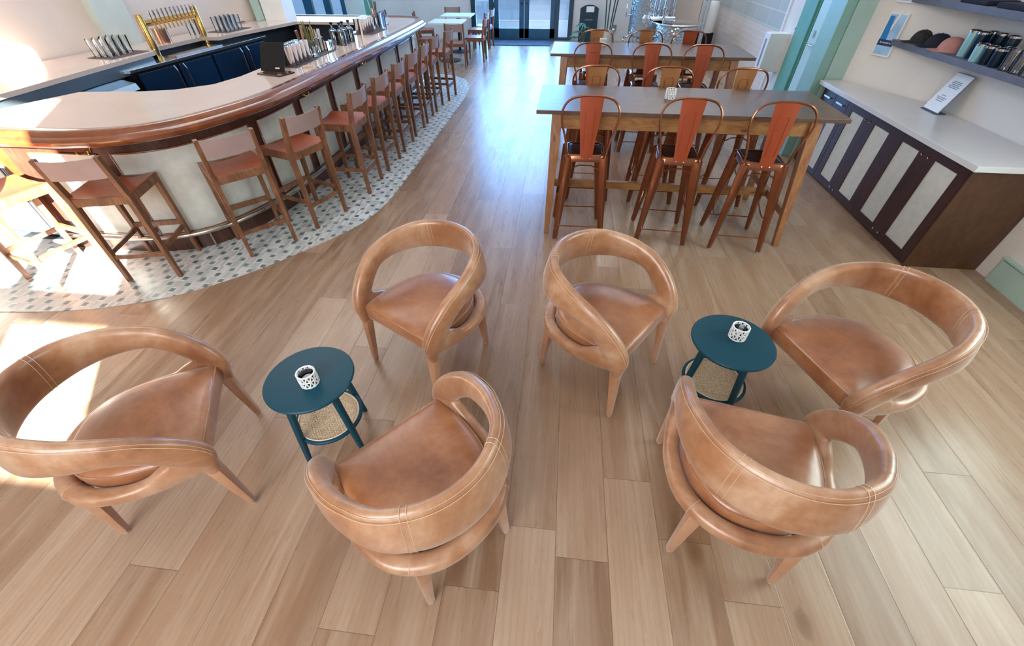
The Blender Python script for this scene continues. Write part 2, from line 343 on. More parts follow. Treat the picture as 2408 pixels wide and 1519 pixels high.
M['mauve_frame'] = plain('red_brown_frame', (0.16, 0.05, 0.045), 0.4)
M['wax'] = plain('white_wax', (0.75, 0.76, 0.82), 0.4)

# ---------------------------------------------------------------- mesh helpers
class B:
    def __init__(s): s.v = []; s.f = []
    def add(s, vs, fs):
        o = len(s.v); s.v += [tuple(v) for v in vs]; s.f += [tuple(i + o for i in f) for f in fs]; return s
    def box(s, c, d, rot=None):
        hx, hy, hz = d[0] / 2, d[1] / 2, d[2] / 2
        vs = [Vector((x, y, z)) for x in (-hx, hx) for y in (-hy, hy) for z in (-hz, hz)]
        if rot is not None:
            q = Euler(rot); vs = [q.to_matrix() @ v for v in vs]
        vs = [v + Vector(c) for v in vs]
        return s.add(vs, [(0, 1, 3, 2), (4, 6, 7, 5), (0, 4, 5, 1), (2, 3, 7, 6), (0, 2, 6, 4), (1, 5, 7, 3)])
    def taper(s, a, b, da, db, up=(0, 1, 0)):
        """square-section bar from a to b with section sizes da=(w,d), db"""
        a, b = Vector(a), Vector(b); t = (b - a).normalized(); u = Vector(up); sx = t.cross(u)
        if sx.length < 1e-4: sx = t.cross(Vector((1, 0, 0)))
        sx.normalize(); sy = sx.cross(t).normalized(); vs = []
        for p, d in ((a, da), (b, db)):
            for i, j in ((-1, -1), (1, -1), (1, 1), (-1, 1)): vs.append(p + sx * (i * d[0] / 2) + sy * (j * d[1] / 2))
        return s.add(vs, [(3, 2, 1, 0), (4, 5, 6, 7), (0, 1, 5, 4), (1, 2, 6, 5), (2, 3, 7, 6), (3, 0, 4, 7)])
    def tube(s, path, r, n=8, closed=False, cap=True):
        P = [Vector(p) for p in path]; m = len(P); rs = r if isinstance(r, (list, tuple)) else [r] * m
        vs = []; up = None
        for i, p in enumerate(P):
            if closed: t = P[(i + 1) % m] - P[i - 1]
            else: t = P[min(i + 1, m - 1)] - P[max(i - 1, 0)]
            t.normalize()
            if up is None:
                up = Vector((0, 0, 1)) if abs(t.z) < 0.9 else Vector((1, 0, 0))
            up = (up - t * up.dot(t)).normalized(); sd_ = t.cross(up)
            for k in range(n):
                a = 2 * PI * k / n; vs.append(p + (up * math.cos(a) + sd_ * math.sin(a)) * rs[i])
        fs = []
        for i in range(m if closed else m - 1):
            j = (i + 1) % m
            for k in range(n):
                k2 = (k + 1) % n; fs.append((i * n + k, i * n + k2, j * n + k2, j * n + k))
        if cap and not closed: fs += [tuple(range(n))[::-1], tuple((m - 1) * n + k for k in range(n))]
        return s.add(vs, fs)
    def lathe(s, prof, c=(0, 0, 0), n=24, cap=True):
        vs = []; m = len(prof)
        for r, z in prof:
            for k in range(n):
                a = 2 * PI * k / n; vs.append((c[0] + r * math.cos(a), c[1] + r * math.sin(a), c[2] + z))
        fs = [(i * n + k, i * n + (k + 1) % n, (i + 1) * n + (k + 1) % n, (i + 1) * n + k) for i in range(m - 1) for k in range(n)]
        if cap: fs += [tuple(range(n))[::-1], tuple((m - 1) * n + k for k in range(n))]
        return s.add(vs, fs)
    def prism(s, poly, z0, z1):
        n = len(poly); vs = [(p[0], p[1], z0) for p in poly] + [(p[0], p[1], z1) for p in poly]
        fs = [tuple(range(n))[::-1], tuple(range(n, 2 * n))] + [(i, (i + 1) % n, n + (i + 1) % n, n + i) for i in range(n)]
        return s.add(vs, fs)
    def strip(s, rows, closed_section=True, cap=True, loop=False):
        """rows: list of equal-length point lists; skins them together"""
        n = len(rows[0]); m = len(rows); vs = [p for r in rows for p in r]; fs = []
        for i in range(m if loop else m - 1):
            j = (i + 1) % m
            for k in range(n if closed_section else n - 1):
                k2 = (k + 1) % n; fs.append((i * n + k, i * n + k2, j * n + k2, j * n + k))
        if cap and closed_section and not loop: fs += [tuple(range(n))[::-1], tuple((m - 1) * n + k for k in range(n))]
        return s.add(vs, fs)
    def mesh(s, name, mat, smooth=False, bevel=0.0, angle=40):
        me = bpy.data.meshes.new(name); me.from_pydata(s.v, [], s.f)
        bm = bmesh.new(); bm.from_mesh(me)
        bmesh.ops.recalc_face_normals(bm, faces=bm.faces)
        if bevel:
            es = [e for e in bm.edges if len(e.link_faces) == 2 and e.calc_face_angle(0) > math.radians(30)]
            bmesh.ops.bevel(bm, geom=es, offset=bevel, segments=2, affect='EDGES', profile=0.6, clamp_overlap=True)
        if smooth:
            for f in bm.faces: f.smooth = True
            for e in bm.edges:
                if len(e.link_faces) == 2 and e.calc_face_angle(0) > math.radians(angle): e.smooth = False
        bm.to_mesh(me); bm.free()
        me.materials.append(M[mat] if isinstance(mat, str) else mat)
        return me
    def build(s, name, mat, parent=None, smooth=False, bevel=0.0, angle=40, label=None, kind=None):
        o = bpy.data.objects.new(name, s.mesh(name, mat, smooth, bevel, angle)); COL.objects.link(o)
        if parent is not None: o.parent = parent
        if label: o['label'] = label
        if kind: o['kind'] = kind
        return o

def tag(o, label, cat, group=None):
    o['label'] = label; o['category'] = cat
    if group: o['group'] = group
    return o
def empty(name, loc=(0, 0, 0), rz=0.0, label=None, cat=None, group=None):
    o = bpy.data.objects.new(name, None); COL.objects.link(o); o.location = loc; o.rotation_euler = (0, 0, rz)
    o.empty_display_size = 0.1
    if label: tag(o, label, cat, group)
    return o
def struct(o): o['kind'] = 'structure'; return o
KIDS = {}
def kids(o):
    return [c for c in COL.objects if c.parent == o]
def dup(root, loc, rz, label, group=None):
    r = root.copy(); COL.objects.link(r); r.location = loc; r.rotation_euler = (0, 0, rz); r['label'] = label
    if group: r['group'] = group
    for ch in kids(root):
        c = ch.copy(); COL.objects.link(c); c.parent = r
        for g in kids(ch):
            d = g.copy(); COL.objects.link(d); d.parent = c
    return r
def catmull(P, k=8, closed=False):
    P = [Vector(p) for p in P]
    Q = [P[-1]] + P + [P[0], P[1]] if closed else [P[0] * 2 - P[1]] + P + [P[-1] * 2 - P[-2]]
    out = []
    for i in range(1, len(Q) - 2):
        a, b, c, d = Q[i - 1:i + 3]
        for j in range(k):
            t = j / k; out.append(0.5 * ((2 * b) + (-a + c) * t + (2 * a - 5 * b + 4 * c - d) * t * t + (-a + 3 * b - 3 * c + d) * t ** 3))
    if not closed: out.append(P[-1])
    return out
def offset2(path, d):
    """shift a plan path to its left by d"""
    out = []
    for i, p in enumerate(path):
        t = path[min(i + 1, len(path) - 1)] - path[max(i - 1, 0)]; t = Vector((t.x, t.y)).normalized()
        out.append(Vector((p.x - t.y * d, p.y + t.x * d, 0)))
    return out
def resample(path, step):
    out = [path[0].copy()]; acc = 0
    for a, b in zip(path, path[1:]):
        l = (b - a).length; pos = step - acc
        while pos <= l and l > 0:
            out.append(a.lerp(b, pos / l)); pos += step
        acc = (acc + l) % step if l > 0 else acc
    return out

# ================================================================ SETTING
YN, YF, XR, XL, ZC = -2.5, 13.9, 3.5, -12.0, 5.0
def slab(name, c, d, mat, **kw): return struct(B().box(c, d).build(name, mat, **kw))
# floor
struct(B().prism([(XL, YN - .2), (XR + .2, YN - .2), (XR + .2, YF + .1), (XL, YF + .1)], -0.1, 0.0).build('floor', 'floor'))
tile_edge = catmull([(-7.2, 1.86, 0), (-4.6, 1.86, 0), (-4.0, 1.885, 0), (-3.5, 1.955, 0), (-3.16, 2.06, 0), (-2.9, 2.18, 0), (-2.67, 2.35, 0), (-2.44, 2.57, 0), (-2.22, 2.85, 0),
                     (-2.0, 3.16, 0), (-1.84, 3.45, 0), (-1.75, 3.85, 0), (-1.72, 4.5, 0), (-1.715, 5.4, 0), (-1.71, 6.5, 0), (-1.70, 7.6, 0), (-1.72, 8.3, 0), (-1.80, 8.8, 0),
                     (-1.99, 9.25, 0), (-2.4, 9.55, 0), (-3.2, 9.65, 0), (-5.3, 9.65, 0)], 6)
poly = [(p.x, p.y) for p in tile_edge] + [(-5.3, 8.0), (-6.2, 4.0), (-7.2, 2.4)]
struct(B().prism(poly, 0.0, 0.004).build('floor', 'mosaic', label='white and grey basketweave mosaic inlay around the bar'))
slab('shade_neighbour', (9.1, (YN + YF) / 2 + .2, 4.75), (10.4, YF - YN - .1, 9.5), 'plaster')   # unseen neighbouring block added to shade the ground past the doors
w4 = struct(empty('window_4'))
B().box((XR - .02, 1.55, 2.66), (.06, 1.9, .08)).box((XR - .02, 1.55, .86), (.06, 1.9, .08)).box((XR - .02, .64, 1.76), (.06, .08, 1.8)).box((XR - .02, 2.46, 1.76), (.06, .08, 1.8)).build('window_frame', 'mint', w4)
B().box((XR - .012, 1.55, 1.76), (.008, 1.8, 1.74)).build('pane', 'glass', w4)
slab('shade_storey', ((XL + XR) / 2, (YN + YF) / 2 + .2, ZC + 2.3), (XR - XL + .4, YF - YN - .1, 4.4), 'plaster')   # unseen storey added to keep sun off the street outside
slab('ceiling', ((XL + XR) / 2, (YN + YF) / 2, ZC + .05), (XR - XL + .4, YF - YN + .4, .1), 'white')
# near wall behind the camera, with its window openings
WX = [(-2.63, -1.83), (-1.73, -0.93), (-0.83, -0.03)]
ZL0, ZL1, ZU0, ZU1 = 1.42, 1.93, 2.07, 3.67
CX0, CX1, CZ0, CZ1 = -1.10, -0.73, 3.88, 4.40  # small high opening added to throw a sun patch on the left wall
b = B()
def nw(x0, x1, z0, z1):
    if x1 - x0 > 1e-4 and z1 - z0 > 1e-4: b.box(((x0 + x1) / 2, YN - .06, (z0 + z1) / 2), (x1 - x0, .12, z1 - z0))
nw(XL, -2.63, 0, ZC); nw(-0.03, XR, 0, ZC); nw(-2.63, -0.03, 0, ZL0); nw(-2.63, -0.03, ZU1, CZ0); nw(-2.63, -0.03, CZ1, ZC)
nw(-2.63, CX0, CZ0, CZ1); nw(CX1, -0.03, CZ0, CZ1)
struct(b.build('wall_near', 'plaster'))
wn = struct(empty('window_1', (0, 0, 0)))
fb = B(); fb.box((-1.33, YN - .06, (ZL1 + ZU0) / 2), (2.6, .1, ZU0 - ZL1))
for x in (-1.78, -0.88): fb.box((x, YN - .06, (ZL0 + ZU1) / 2), (.1, .1, ZU1 - ZL0))
fb.build('window_frame', 'door_edge', wn)
pb = B(); pb.box((-1.33, YN - .06, (ZL0 + ZU1) / 2), (2.6, .008, ZU1 - ZL0)); pb.build('pane', 'glass', wn)
# left wall (slightly canted), returning beyond the bar
def wall_poly(name, p0, p1, z0, z1, th, mat, side=1):
    d = Vector((p1[0] - p0[0], p1[1] - p0[1])).normalized(); n = Vector((-d.y, d.x)) * th * side
    poly = [(p0[0], p0[1]), (p1[0], p1[1]), (p1[0] + n.x, p1[1] + n.y), (p0[0] + n.x, p0[1] + n.y)]
    return struct(B().prism(poly, z0, z1).build(name, mat))
LW0, LW1 = (-7.05, -2.5), (-5.18, 8.75)
wall_poly('wall_left', LW0, LW1, 0, ZC, .15, 'plaster_pink')
wall_poly('wall_left.001', (-5.18, 8.75), (-12, 8.75), 0, ZC, .15, 'plaster', -1)
def lw(y, off=0.0):
    t = (y - LW0[1]) / (LW1[1] - LW0[1]); return LW0[0] + (LW1[0] - LW0[0]) * t + off
# pilasters on the left wall
for k, (y, w, m_) in enumerate(((5.75, .42, 'mint_pale'), (8.55, .5, 'plaster'))):
    struct(B().box((lw(y, .05), y, ZC / 2), (.12, w, ZC), (0, 0, -0.165)).build('trim_%d' % (k + 1), m_))
# far wall with the doors and a row of windows
b = B()
def fw(x0, x1, z0, z1): b.box(((x0 + x1) / 2, YF + .06, (z0 + z1) / 2), (x1 - x0, .12, z1 - z0))
DX0, DX1, DZ = -2.63, 0.15, 2.75
FW = [(-7.80, -7.42), (-7.17, -6.82), (-6.63, -6.32)]
fw(XL, -7.9, 0, ZC); fw(-7.9, -6.2, 0, .50); fw(-7.9, -6.2, 2.3, ZC); fw(-6.2, DX0, 0, ZC); fw(DX0, DX1, 4.7, ZC); fw(DX1, XR, 0, ZC)
struct(b.build('wall_far', 'plaster_cool'))
wf = struct(empty('window_2'))
b = B()
xs = [-7.9, -7.80, -7.42, -7.17, -6.82, -6.63, -6.32, -6.2]
for i in range(0, 8, 2): b.box(((xs[i] + xs[i + 1]) / 2, YF + .04, 1.4), (xs[i + 1] - xs[i], .1, 1.8))
b.build('window_frame', 'door_blue', wf)
B().box((-7.05, YF + .05, 1.4), (1.7, .008, 1.8)).build('pane', 'glass', wf)
B().box((-7.05, YF - .02, .49), (1.8, .08, .04)).build('window_sill', 'door_edge', wf)
struct(B().box((-5.5, YF - .06, ZC / 2), (.19, .12, ZC)).build('trim_3', 'teal_trim'))
# entrance: two door leaves and two sidelights
d1 = struct(empty('door_1'))
b = B()
for x0, x1 in ((-2.63, -2.50), (-2.13, -2.00), (-0.33, -0.22), (0.03, 0.15)): b.box(((x0 + x1) / 2, YF, DZ / 2), (x1 - x0, .12, DZ))
b.box(((DX0 + DX1) / 2, YF, DZ - .05), (DX1 - DX0, .12, .1)); b.box(((DX0 + DX1) / 2, YF, 2.2), (DX1 - DX0, .12, .08))
b.box((-2.31, YF, .035), (.4, .1, .07)); b.box((-0.1, YF, .035), (.3, .1, .07)); b.box((-1.17, YF, .01), (1.7, .14, .02))
b.build('door_frame', 'door_edge', d1, bevel=.004)
for x0, x1, s in ((-2.0, -1.175, 1), (-1.165, -0.33, -1)):
    b = B(); W = x1 - x0
    b.box((x0 + .065, YF, 1.1), (.13, .05, 2.12)); b.box((x1 - .065, YF, 1.1), (.13, .05, 2.12)); b.box(((x0 + x1) / 2, YF, .14), (W, .05, .24)); b.box(((x0 + x1) / 2, YF, 2.08), (W, .05, .16))
    lf = b.build('door_leaf', 'door_blue', d1, bevel=.003)
    B().box(((x0 + x1) / 2, YF, 1.12), (W - .25, .008, 1.78)).build('pane', 'glass', lf)
    hx = x1 - .07 if s > 0 else x0 + .07
    hb = B().tube([(hx, YF - .03, .82), (hx, YF - .08, .82), (hx, YF - .08, 1.25), (hx, YF - .03, 1.25)], .012, 8)
    hb.lathe([(.018, 0), (.018, .03)], (hx, YF - .04, .80), 10); hb.build('door_handle', 'black', lf, True)
B().box((-1.24, YF, 3.72), (2.7, .008, 1.9)).build('pane', 'glass', d1)
for x0, x1 in ((-2.50, -2.13), (-0.22, 0.03)): B().box(((x0 + x1) / 2, YF, 1.12), (x1 - x0, .008, 2.1)).build('pane', 'glass', d1)
# right wall: plaster, brewery wall of white tile with grey block above
slab('wall_right', (XR + .06, (YN + 8.6) / 2, ZC / 2), (.12, 8.6 - YN, ZC), 'plaster')
slab('wall_right.001', (XR + .06, (8.6 + YF) / 2, .45), (.12, YF - 8.6, .9), 'white_tile')
slab('wall_right.002', (XR + .06, (8.6 + YF) / 2, (ZC + .9) / 2), (.12, YF - 8.6, ZC - .9), 'grey_block')
struct(B().box((XR - .01, 8.6, ZC / 2), (.03, .05, ZC)).build('trim_4', 'white'))
struct(B().box((XR - .012, (YN + 3.06) / 2, .085), (.024, 3.06 - YN, .20)).box((XR - .018, (YN + 3.06) / 2, .205), (.036, 3.06 - YN, .02)).build('baseboard_right', 'mint', bevel=.004))
struct(B().prism([(3.5, 4.75), (3.12, 5.62), (3.5, 5.62)], 0, ZC).build('wall_right.003', 'plaster'))
struct(B().box((3.215, 5.76, ZC / 2), (.57, .28, ZC)).build('trim_5', 'mint', bevel=.004))
struct(B().box((2.875, 5.79, ZC / 2), (.10, .32, ZC)).build('trim_6', 'mid_green', bevel=.004))
d2 = struct(empty('door_2'))
B().box((XR - .02, 7.78, 1.35), (.06, .50, 2.7)).box((XR - .05, 7.60, 1.35), (.06, .06, 2.7)).build('door_frame', 'teal_trim', d2, bevel=.004)
lf = B().box((XR - .02, 6.95, 1.35), (.05, 1.12, 2.7)).build('door_leaf', 'pale_door', d2, bevel=.004)
hb = B().tube([(XR - .03, 7.38, .93), (XR - .10, 7.38, .93), (XR - .10, 7.20, .93)], .012, 8, cap=True)
hb.lathe([(.03, 0), (.03, .012)], (XR - .05, 7.38, .925), 12); hb.build('door_handle', 'chrome', lf, True)
B().box((XR - .05, 7.38, 1.05), (.02, .03, .09)).build('lock', 'chrome', lf, bevel=.004)
# wall things on the right beyond the door
t = empty('wall_box', (XR, 8.33, .42), label='white metal box on right wall with a dark slot, past the green door', cat='wall box')
B().box((-.15, 0, .26), (.30, .22, .52)).build('housing', 'white', t, bevel=.008)
sl = B().box((-.300, 0, .25), (.008, .06, .38)).build('slot', 'outlet', t)
t = empty('light_switch', (XR, 8.12, .95), label='slim white switch plate on right wall above the white metal box', cat='switch')
B().box((-.006, 0, .07), (.012, .07, .14)).build('plate', 'white', t, bevel=.003); B().box((-.014, 0, .07), (.008, .02, .03)).build('toggle', 'outlet', t)

# outside: sidewalk, curb, road
struct(B().prism([(-30, YF + .1), (20, YF + .1), (20, 17.6), (-30, 17.6)], -.1, -.02).build('floor', 'pavement', label='pale pavement outside the entrance'))
struct(B().box((-5, 17.7, -.04), (50, .25, .10)).build('trim_7', 'curb'))
struct(B().prism([(-30, 17.8), (20, 17.8), (20, 26), (-30, 26)], -.16, -.10).build('floor', 'asphalt', label='blue-grey road outside'))
struct(B().prism([(-30, 26), (20, 26), (20, 60), (-30, 60)], -.16, -.04).build('floor', 'curb', label='far pavement across the road'))

# ================================================================ FOREGROUND: LEATHER ARMCHAIRS
def sweep(ctrl, k=7, n=22, e=2.6, lean=0.0):
    """ctrl: half profile from the back centre to the front: (x,y,z,hh,ht); mirrored to a full horseshoe"""
    full = [(-c[0],) + tuple(c[1:]) for c in ctrl[:0:-1]] + [tuple(c) for c in ctrl]
    def interp(vals):
        Q = [2 * vals[0] - vals[1]] + vals + [2 * vals[-1] - vals[-2]]; out = []
        for i in range(1, len(Q) - 2):
            a, b_, c, d = Q[i - 1:i + 3]
            for j in range(k):
                t = j / k; out.append(0.5 * ((2 * b_) + (-a + c) * t + (2 * a - 5 * b_ + 4 * c - d) * t * t + (-a + 3 * b_ - 3 * c + d) * t ** 3))
        out.append(vals[-1]); return out
    ch = [interp([f[i] for f in full]) for i in range(5)]
    P = [Vector((ch[0][i], ch[1][i], ch[2][i])) for i in range(len(ch[0]))]
    rows = []; frames = []; FR = []
    for i, p in enumerate(P):
        t = (P[min(i + 1, len(P) - 1)] - P[max(i - 1, 0)]).normalized()
        o = Vector((p.x, p.y + .02, 0))
        nn = t.cross(Vector((0, 0, 1)))
        if nn.length < 0.35: nn = frames[-1][1] if frames else nn
        nn = nn.normalized()
        if frames and nn.dot(frames[-1][1]) < 0: nn = -nn
        if not frames and nn.dot(o) < 0: nn = -nn
        h = nn.cross(t).normalized()
        if h.z < 0: h = -h
        if lean:   # the lower edge stands further out than the rim, most at the back
            out_ = nn if nn.dot(o) > 0 else -nn
            w_ = lean * max(0.0, min(1.0, (.16 - p.y) / .3)); h2 = (h - out_ * w_).normalized(); n2 = (nn + h * (w_ if out_ is nn else -w_)).normalized()
            frames.append((p, nn, h)); h, nn_ = h2, n2
        else: frames.append((p, nn, h)); nn_ = nn
        FR.append((p, nn_ if nn_.dot(o) > 0 else -nn_, h)); row = []
        for q in range(n):
            a = 2 * PI * q / n; ca, sa = math.cos(a), math.sin(a)
            row.append(p + h * (ch[3][i] * math.copysign(abs(ca) ** (2 / e), ca)) + nn_ * (ch[4][i] * math.copysign(abs(sa) ** (2 / e), sa)))
        rows.append(row)
    return rows, FR, ch
band = [(0, -.336, .712, .106, .030), (.13, -.308, .712, .104, .030), (.244, -.222, .708, .096, .031), (.304, -.09, .698, .078, .033), (.318, .04, .670, .062, .033),
        (.308, .13, .612, .062, .033), (.294, .197, .536, .064, .033), (.281, .240, .458, .056, .033), (.275, .252, .398, .036, .031)]
ring = [(0, -.318, .384, .034, .036), (.14, -.291, .384, .034, .036), (.247, -.202, .384, .033, .036), (.294, -.07, .384, .033, .033), (.300, .04, .390, .038, .031),
        (.294, .12, .412, .058, .032), (.284, .20, .434, .070, .032), (.279, .238, .430, .060, .031)]
LEAN = .21
br_, bf, bch = sweep(band, lean=LEAN); rr_, rf, rch = sweep(ring)
def remeshed(name, parts, mat, vox=.0075, it=5):
    tmp = B()
    for r_ in parts: tmp.strip(r_)
    me = tmp.mesh('tmp', mat); o = bpy.data.objects.new('tmp', me); COL.objects.link(o)
    m1 = o.modifiers.new('r', 'REMESH'); m1.mode = 'VOXEL'; m1.voxel_size = vox
    m2 = o.modifiers.new('s', 'SMOOTH'); m2.iterations = it; m2.factor = .5
    dg = bpy.context.evaluated_depsgraph_get(); res = bpy.data.meshes.new_from_object(o.evaluated_get(dg))
    bpy.data.objects.remove(o); res.name = name
    for p in res.polygons: p.use_smooth = True
    res.materials.clear(); res.materials.append(M[mat]); return res
def post(s_):
    rows = []
    for x, y, z, a, b_ in ((.279, .238, .50, .026, .036), (.278, .244, .44, .031, .037), (.275, .248, .38, .032, .033), (.272, .246, .335, .029, .027)):
        rows.append([Vector((s_ * x + a * math.copysign(abs(math.cos(t)) ** .7, math.cos(t)), y + b_ * math.copysign(abs(math.sin(t)) ** .7, math.sin(t)), z)) for t in [2 * PI * q / 16 for q in range(16)]])
    return rows
frame_me = remeshed('frame', [br_, rr_, post(-1), post(1)], 'leather')
def make_armchair():
    root = empty('armchair')
    fr = bpy.data.objects.new('frame', frame_me); COL.objects.link(fr); fr.parent = root
    # topstitching: along the rim, across the band at three seams, over the ring at two
    sb = B()
    for s_, a_ in ((.9, .62), (.78, .95)):
        sb.tube([p + h * (bch[3][i] * s_ * .98) + nn * (bch[4][i] * a_) for i, (p, nn, h) in enumerate(bf)][5:-6], .0009, 5)
    m_ = len(bf) // 2
    def cross_seam(rows_, i, j0=0, j1=None):
        r0 = rows_[i]; c = sum((Vector(v) for v in r0), Vector()) / len(r0)
        pts = [c + (Vector(v) - c) * 1.012 for v in r0]; sb.tube(pts, .0010, 4, closed=True)
    for i in (m_ - 10, m_ - 9, m_ + 10, m_ + 9): cross_seam(br_, max(1, min(i, len(bf) - 2)))
    mr = len(rf) // 2
    for i in (mr - 11, mr + 11): cross_seam(rr_, i)
    sb.build('stitching', 'thread', fr, True)
    # seat cushion
    half = [(0, -.280), (.11, -.262), (.20, -.195), (.252, -.09), (.268, .02), (.270, .13), (.266, .215), (.250, .246)]
    cv = [Vector((x, y, 0)) for x, y in half]; cv = catmull(cv, 4)
    out = [Vector((-p.x, p.y, 0)) for p in cv[:0:-1]] + cv
    cc = Vector((0, -.0, 0)); rows = []
    for s_, z in ((.94, .362), (.985, .370), (1.0, .388), (1.0, .438), (.987, .453), (.955, .463), (.87, .472), (.7, .480), (.4, .486), (.08, .488)):
        rows.append([(cc.x + (p.x - cc.x) * s_, cc.y + (p.y - cc.y) * s_, z) for p in out])
    seat = B().strip(rows).build('seat', 'leather_seat', root, True, angle=50)
    B().tube([(cc.x + p.x * .988, cc.y + p.y * .988, .4545) for p in out], .0032, 6, closed=True).build('piping', 'leather', seat, True)
    legs = [((.270, .243, .36), (.277, .268, .006), (.058, .050), (.031, .027)), ((.182, -.247, .385), (.206, -.275, .006), (.060, .052), (.032, .028))]
    for (a, b_, da, db) in legs:
        for s_ in (-1, 1):
            lg = B().taper((a[0] * s_, a[1], a[2]), (b_[0] * s_, b_[1], b_[2]), da, db).build('leg', 'leg_leather', root, True, bevel=.009)
            B().lathe([(.010, 0), (.012, .003), (.012, .007)], (b_[0] * s_, b_[1], 0), 12).build('foot_glide', 'glide', lg)
            if a[1] < 0:   # the stitched collar where the rear leg meets the ring
                p = Vector((a[0] * s_, a[1], .357)); q = p + Vector((0, 0, .004))
                B().tube([(p.x + .033 * math.cos(k_ * PI / 8), p.y + .029 * math.sin(k_ * PI / 8), .357) for k_ in range(16)], .0018, 5, closed=True).build('seam', 'thread', lg, True)
    return root
G = 'tan leather armchairs around the two teal side tables'
chair = make_armchair()
poses = [(-1.72, .862, math.atan2(.47, .883), 'tan leather barrel armchair at left edge of photo, facing right toward teal side table'),
         (-.711, 1.803, -2.084, 'tan leather barrel armchair behind left teal side table, near tiled floor, facing the viewer'),
         (.338, 1.811, -.611, 'tan leather barrel armchair behind and left of the right teal table, facing right'),
         (-.460, .768, 2.414, 'tan leather barrel armchair seen from behind, in front of left teal side table'),
         (1.567, 1.637, math.atan2(-.348, -.937), 'tan leather barrel armchair at right beside dark cabinet, facing left over creased seat'),
         (.874, .966, 1.370, 'tan leather barrel armchair seen from behind, in front of right teal side table')]
for i, (x, y, a, lab) in enumerate(poses):
    if i == 0:
        tag(chair, lab, 'armchair', G); chair.location = (x, y, 0); chair.rotation_euler = (0, 0, a - PI / 2)
    else: dup(chair, (x, y, 0), a - PI / 2, lab, G)

# ---------------------------------------------------------------- side tables
def make_side_table():
    r = empty('side_table')
    B().lathe([(.0, .478), (.188, .478), (.2, .482), (.204, .488), (.204, .494), (.200, .499), (.192, .5), (0, .5)], n=64, cap=False).build('tabletop', 'teal_paint', r, True, angle=30)
    sh = B().tube([(.160 * math.cos(2 * PI * k / 40), .160 * math.sin(2 * PI * k / 40), .185) for k in range(40)], .0105, 10, closed=True).build('shelf_ring', 'teal_paint', r, True)
    B().lathe([(.0, .187), (.152, .187), (.152, .190), (0, .190)], n=40, cap=False).build('cane_panel', 'cane', sh)
    B().tube([(.150 * math.cos(2 * PI * k / 40), .150 * math.sin(2 * PI * k / 40), .193) for k in range(40)], .0045, 6, closed=True).build('binding', 'cane_edge', sh, True)
    for a in (0, 90, 180, 270):
        c, s_ = math.cos(math.radians(a)), math.sin(math.radians(a))
        B().tube([(.140 * c, .140 * s_, .482), (.172 * c, .172 * s_, .185), (.192 * c, .192 * s_, 0)], [.0185, .017, .013], 14).build('leg', 'teal_paint', r, True)
    return r
st = make_side_table(); tag(st, 'round teal side table with cane shelf, between the two left armchairs', 'side table', 'teal side tables')
st.location = (-1.093, 1.143, 0); st.rotation_euler = (0, 0, math.radians(-115 + 0))
dup(st, (.962, 1.603, 0), math.radians(195), 'round dark teal side table with cane shelf, among the right-hand armchairs', 'teal side tables')

def make_candle():
    r = empty('candle_holder'); n = 12; b = B(); H0, H1, R0 = .004, .072, .040
    def P(k, z): a = 2 * PI * k / n; return (R0 * math.cos(a), R0 * math.sin(a), z)
    b.tube([P(k, H0) for k in range(n)], .0038, 6, closed=True); b.tube([P(k, H1) for k in range(n)], .0038, 6, closed=True); b.tube([P(k + .5, .038) for k in range(n)], .0042, 6, closed=True)
    for k in range(n):
        b.tube([P(k, H0), P(k + .5, .038)], .0036, 6); b.tube([P(k + .5, .038), P(k + 1, H0)], .0036, 6)
        b.tube([P(k, H1), P(k + .5, .038)], .0036, 6); b.tube([P(k + .5, .038), P(k + 1, H1)], .0036, 6)
    b.build('lattice', 'white', r, True)
    B().lathe([(.0, .002), (.034, .002), (.034, .060), (.031, .060), (.031, .006), (0, .006)], n=20, cap=False).build('glass_cup', 'clear', r, True)
    B().lathe([(.0, .006), (.026, .006), (.026, .034), (.022, .036), (0, .035)], n=18, cap=False).build('candle', 'wax', r, True)
    return r
cd = make_candle(); tag(cd, 'white lattice candle holder on the left teal side table', 'candle holder', 'white lattice candle holders'); cd.location = (-1.071, 1.112, .5)
dup(cd, (.985, 1.630, .5), .3, 'white lattice candle holder on the right teal side table', 'white lattice candle holders')
dup(cd, (.898, 3.92, 1.04), .1, 'white lattice candle holder on the nearer long wooden table', 'white lattice candle holders')
dup(cd, (.02 + .45, 6.32, 1.04), .1, 'clear and white candle holder on the farther long table, by a chair back', 'white lattice candle holders')

# ================================================================ LONG TABLES AND METAL STOOLS
def make_long_table():
    r = empty('high_table'); W, D, Z = 2.32, .80, 1.04
    B().box((W / 2, D / 2, Z - .015), (W, D, .03)).build('tabletop', 'table_top', r, bevel=.003)
    zt, zb = .89, Z - .03
    for y in (.075, D - .075): B().box((W / 2 - .02, y, (zt + zb) / 2), (W - .44, .024, zb - zt)).build('apron', 'pine', r, bevel=.002)
    for x in (.17, W - .21): B().box((x, D / 2, (zt + zb) / 2), (.024, D - .2, zb - zt)).build('apron', 'pine', r, bevel=.002)
    for x, fx in ((.165, .135), (W - .205, W - .14)):
        for y, fy in ((.085, -.055), (D - .085, D + .055)):
            B().taper((x, y, zb), (fx, fy, 0), (.085, .085), (.045, .045)).build('leg', 'pine_v', r, bevel=.004)
    for x in (.150, W - .172): B().box((x, D / 2, .29), (.035, D + .0, .06)).build('stretcher', 'pine_v', r, bevel=.003)
    B().box((W / 2 - .01, D / 2, .29), (W - .34, .04, .07)).build('stretcher', 'pine', r, bevel=.003)
    return r
TG = 'long high tables in the middle of the room'
ht = make_long_table(); tag(ht, 'long high table with dark top and knotty pine legs, nearer the armchairs', 'table', TG)
ht.location = (-.19, 3.50, 0); ht.rotation_euler = (0, 0, -.012)
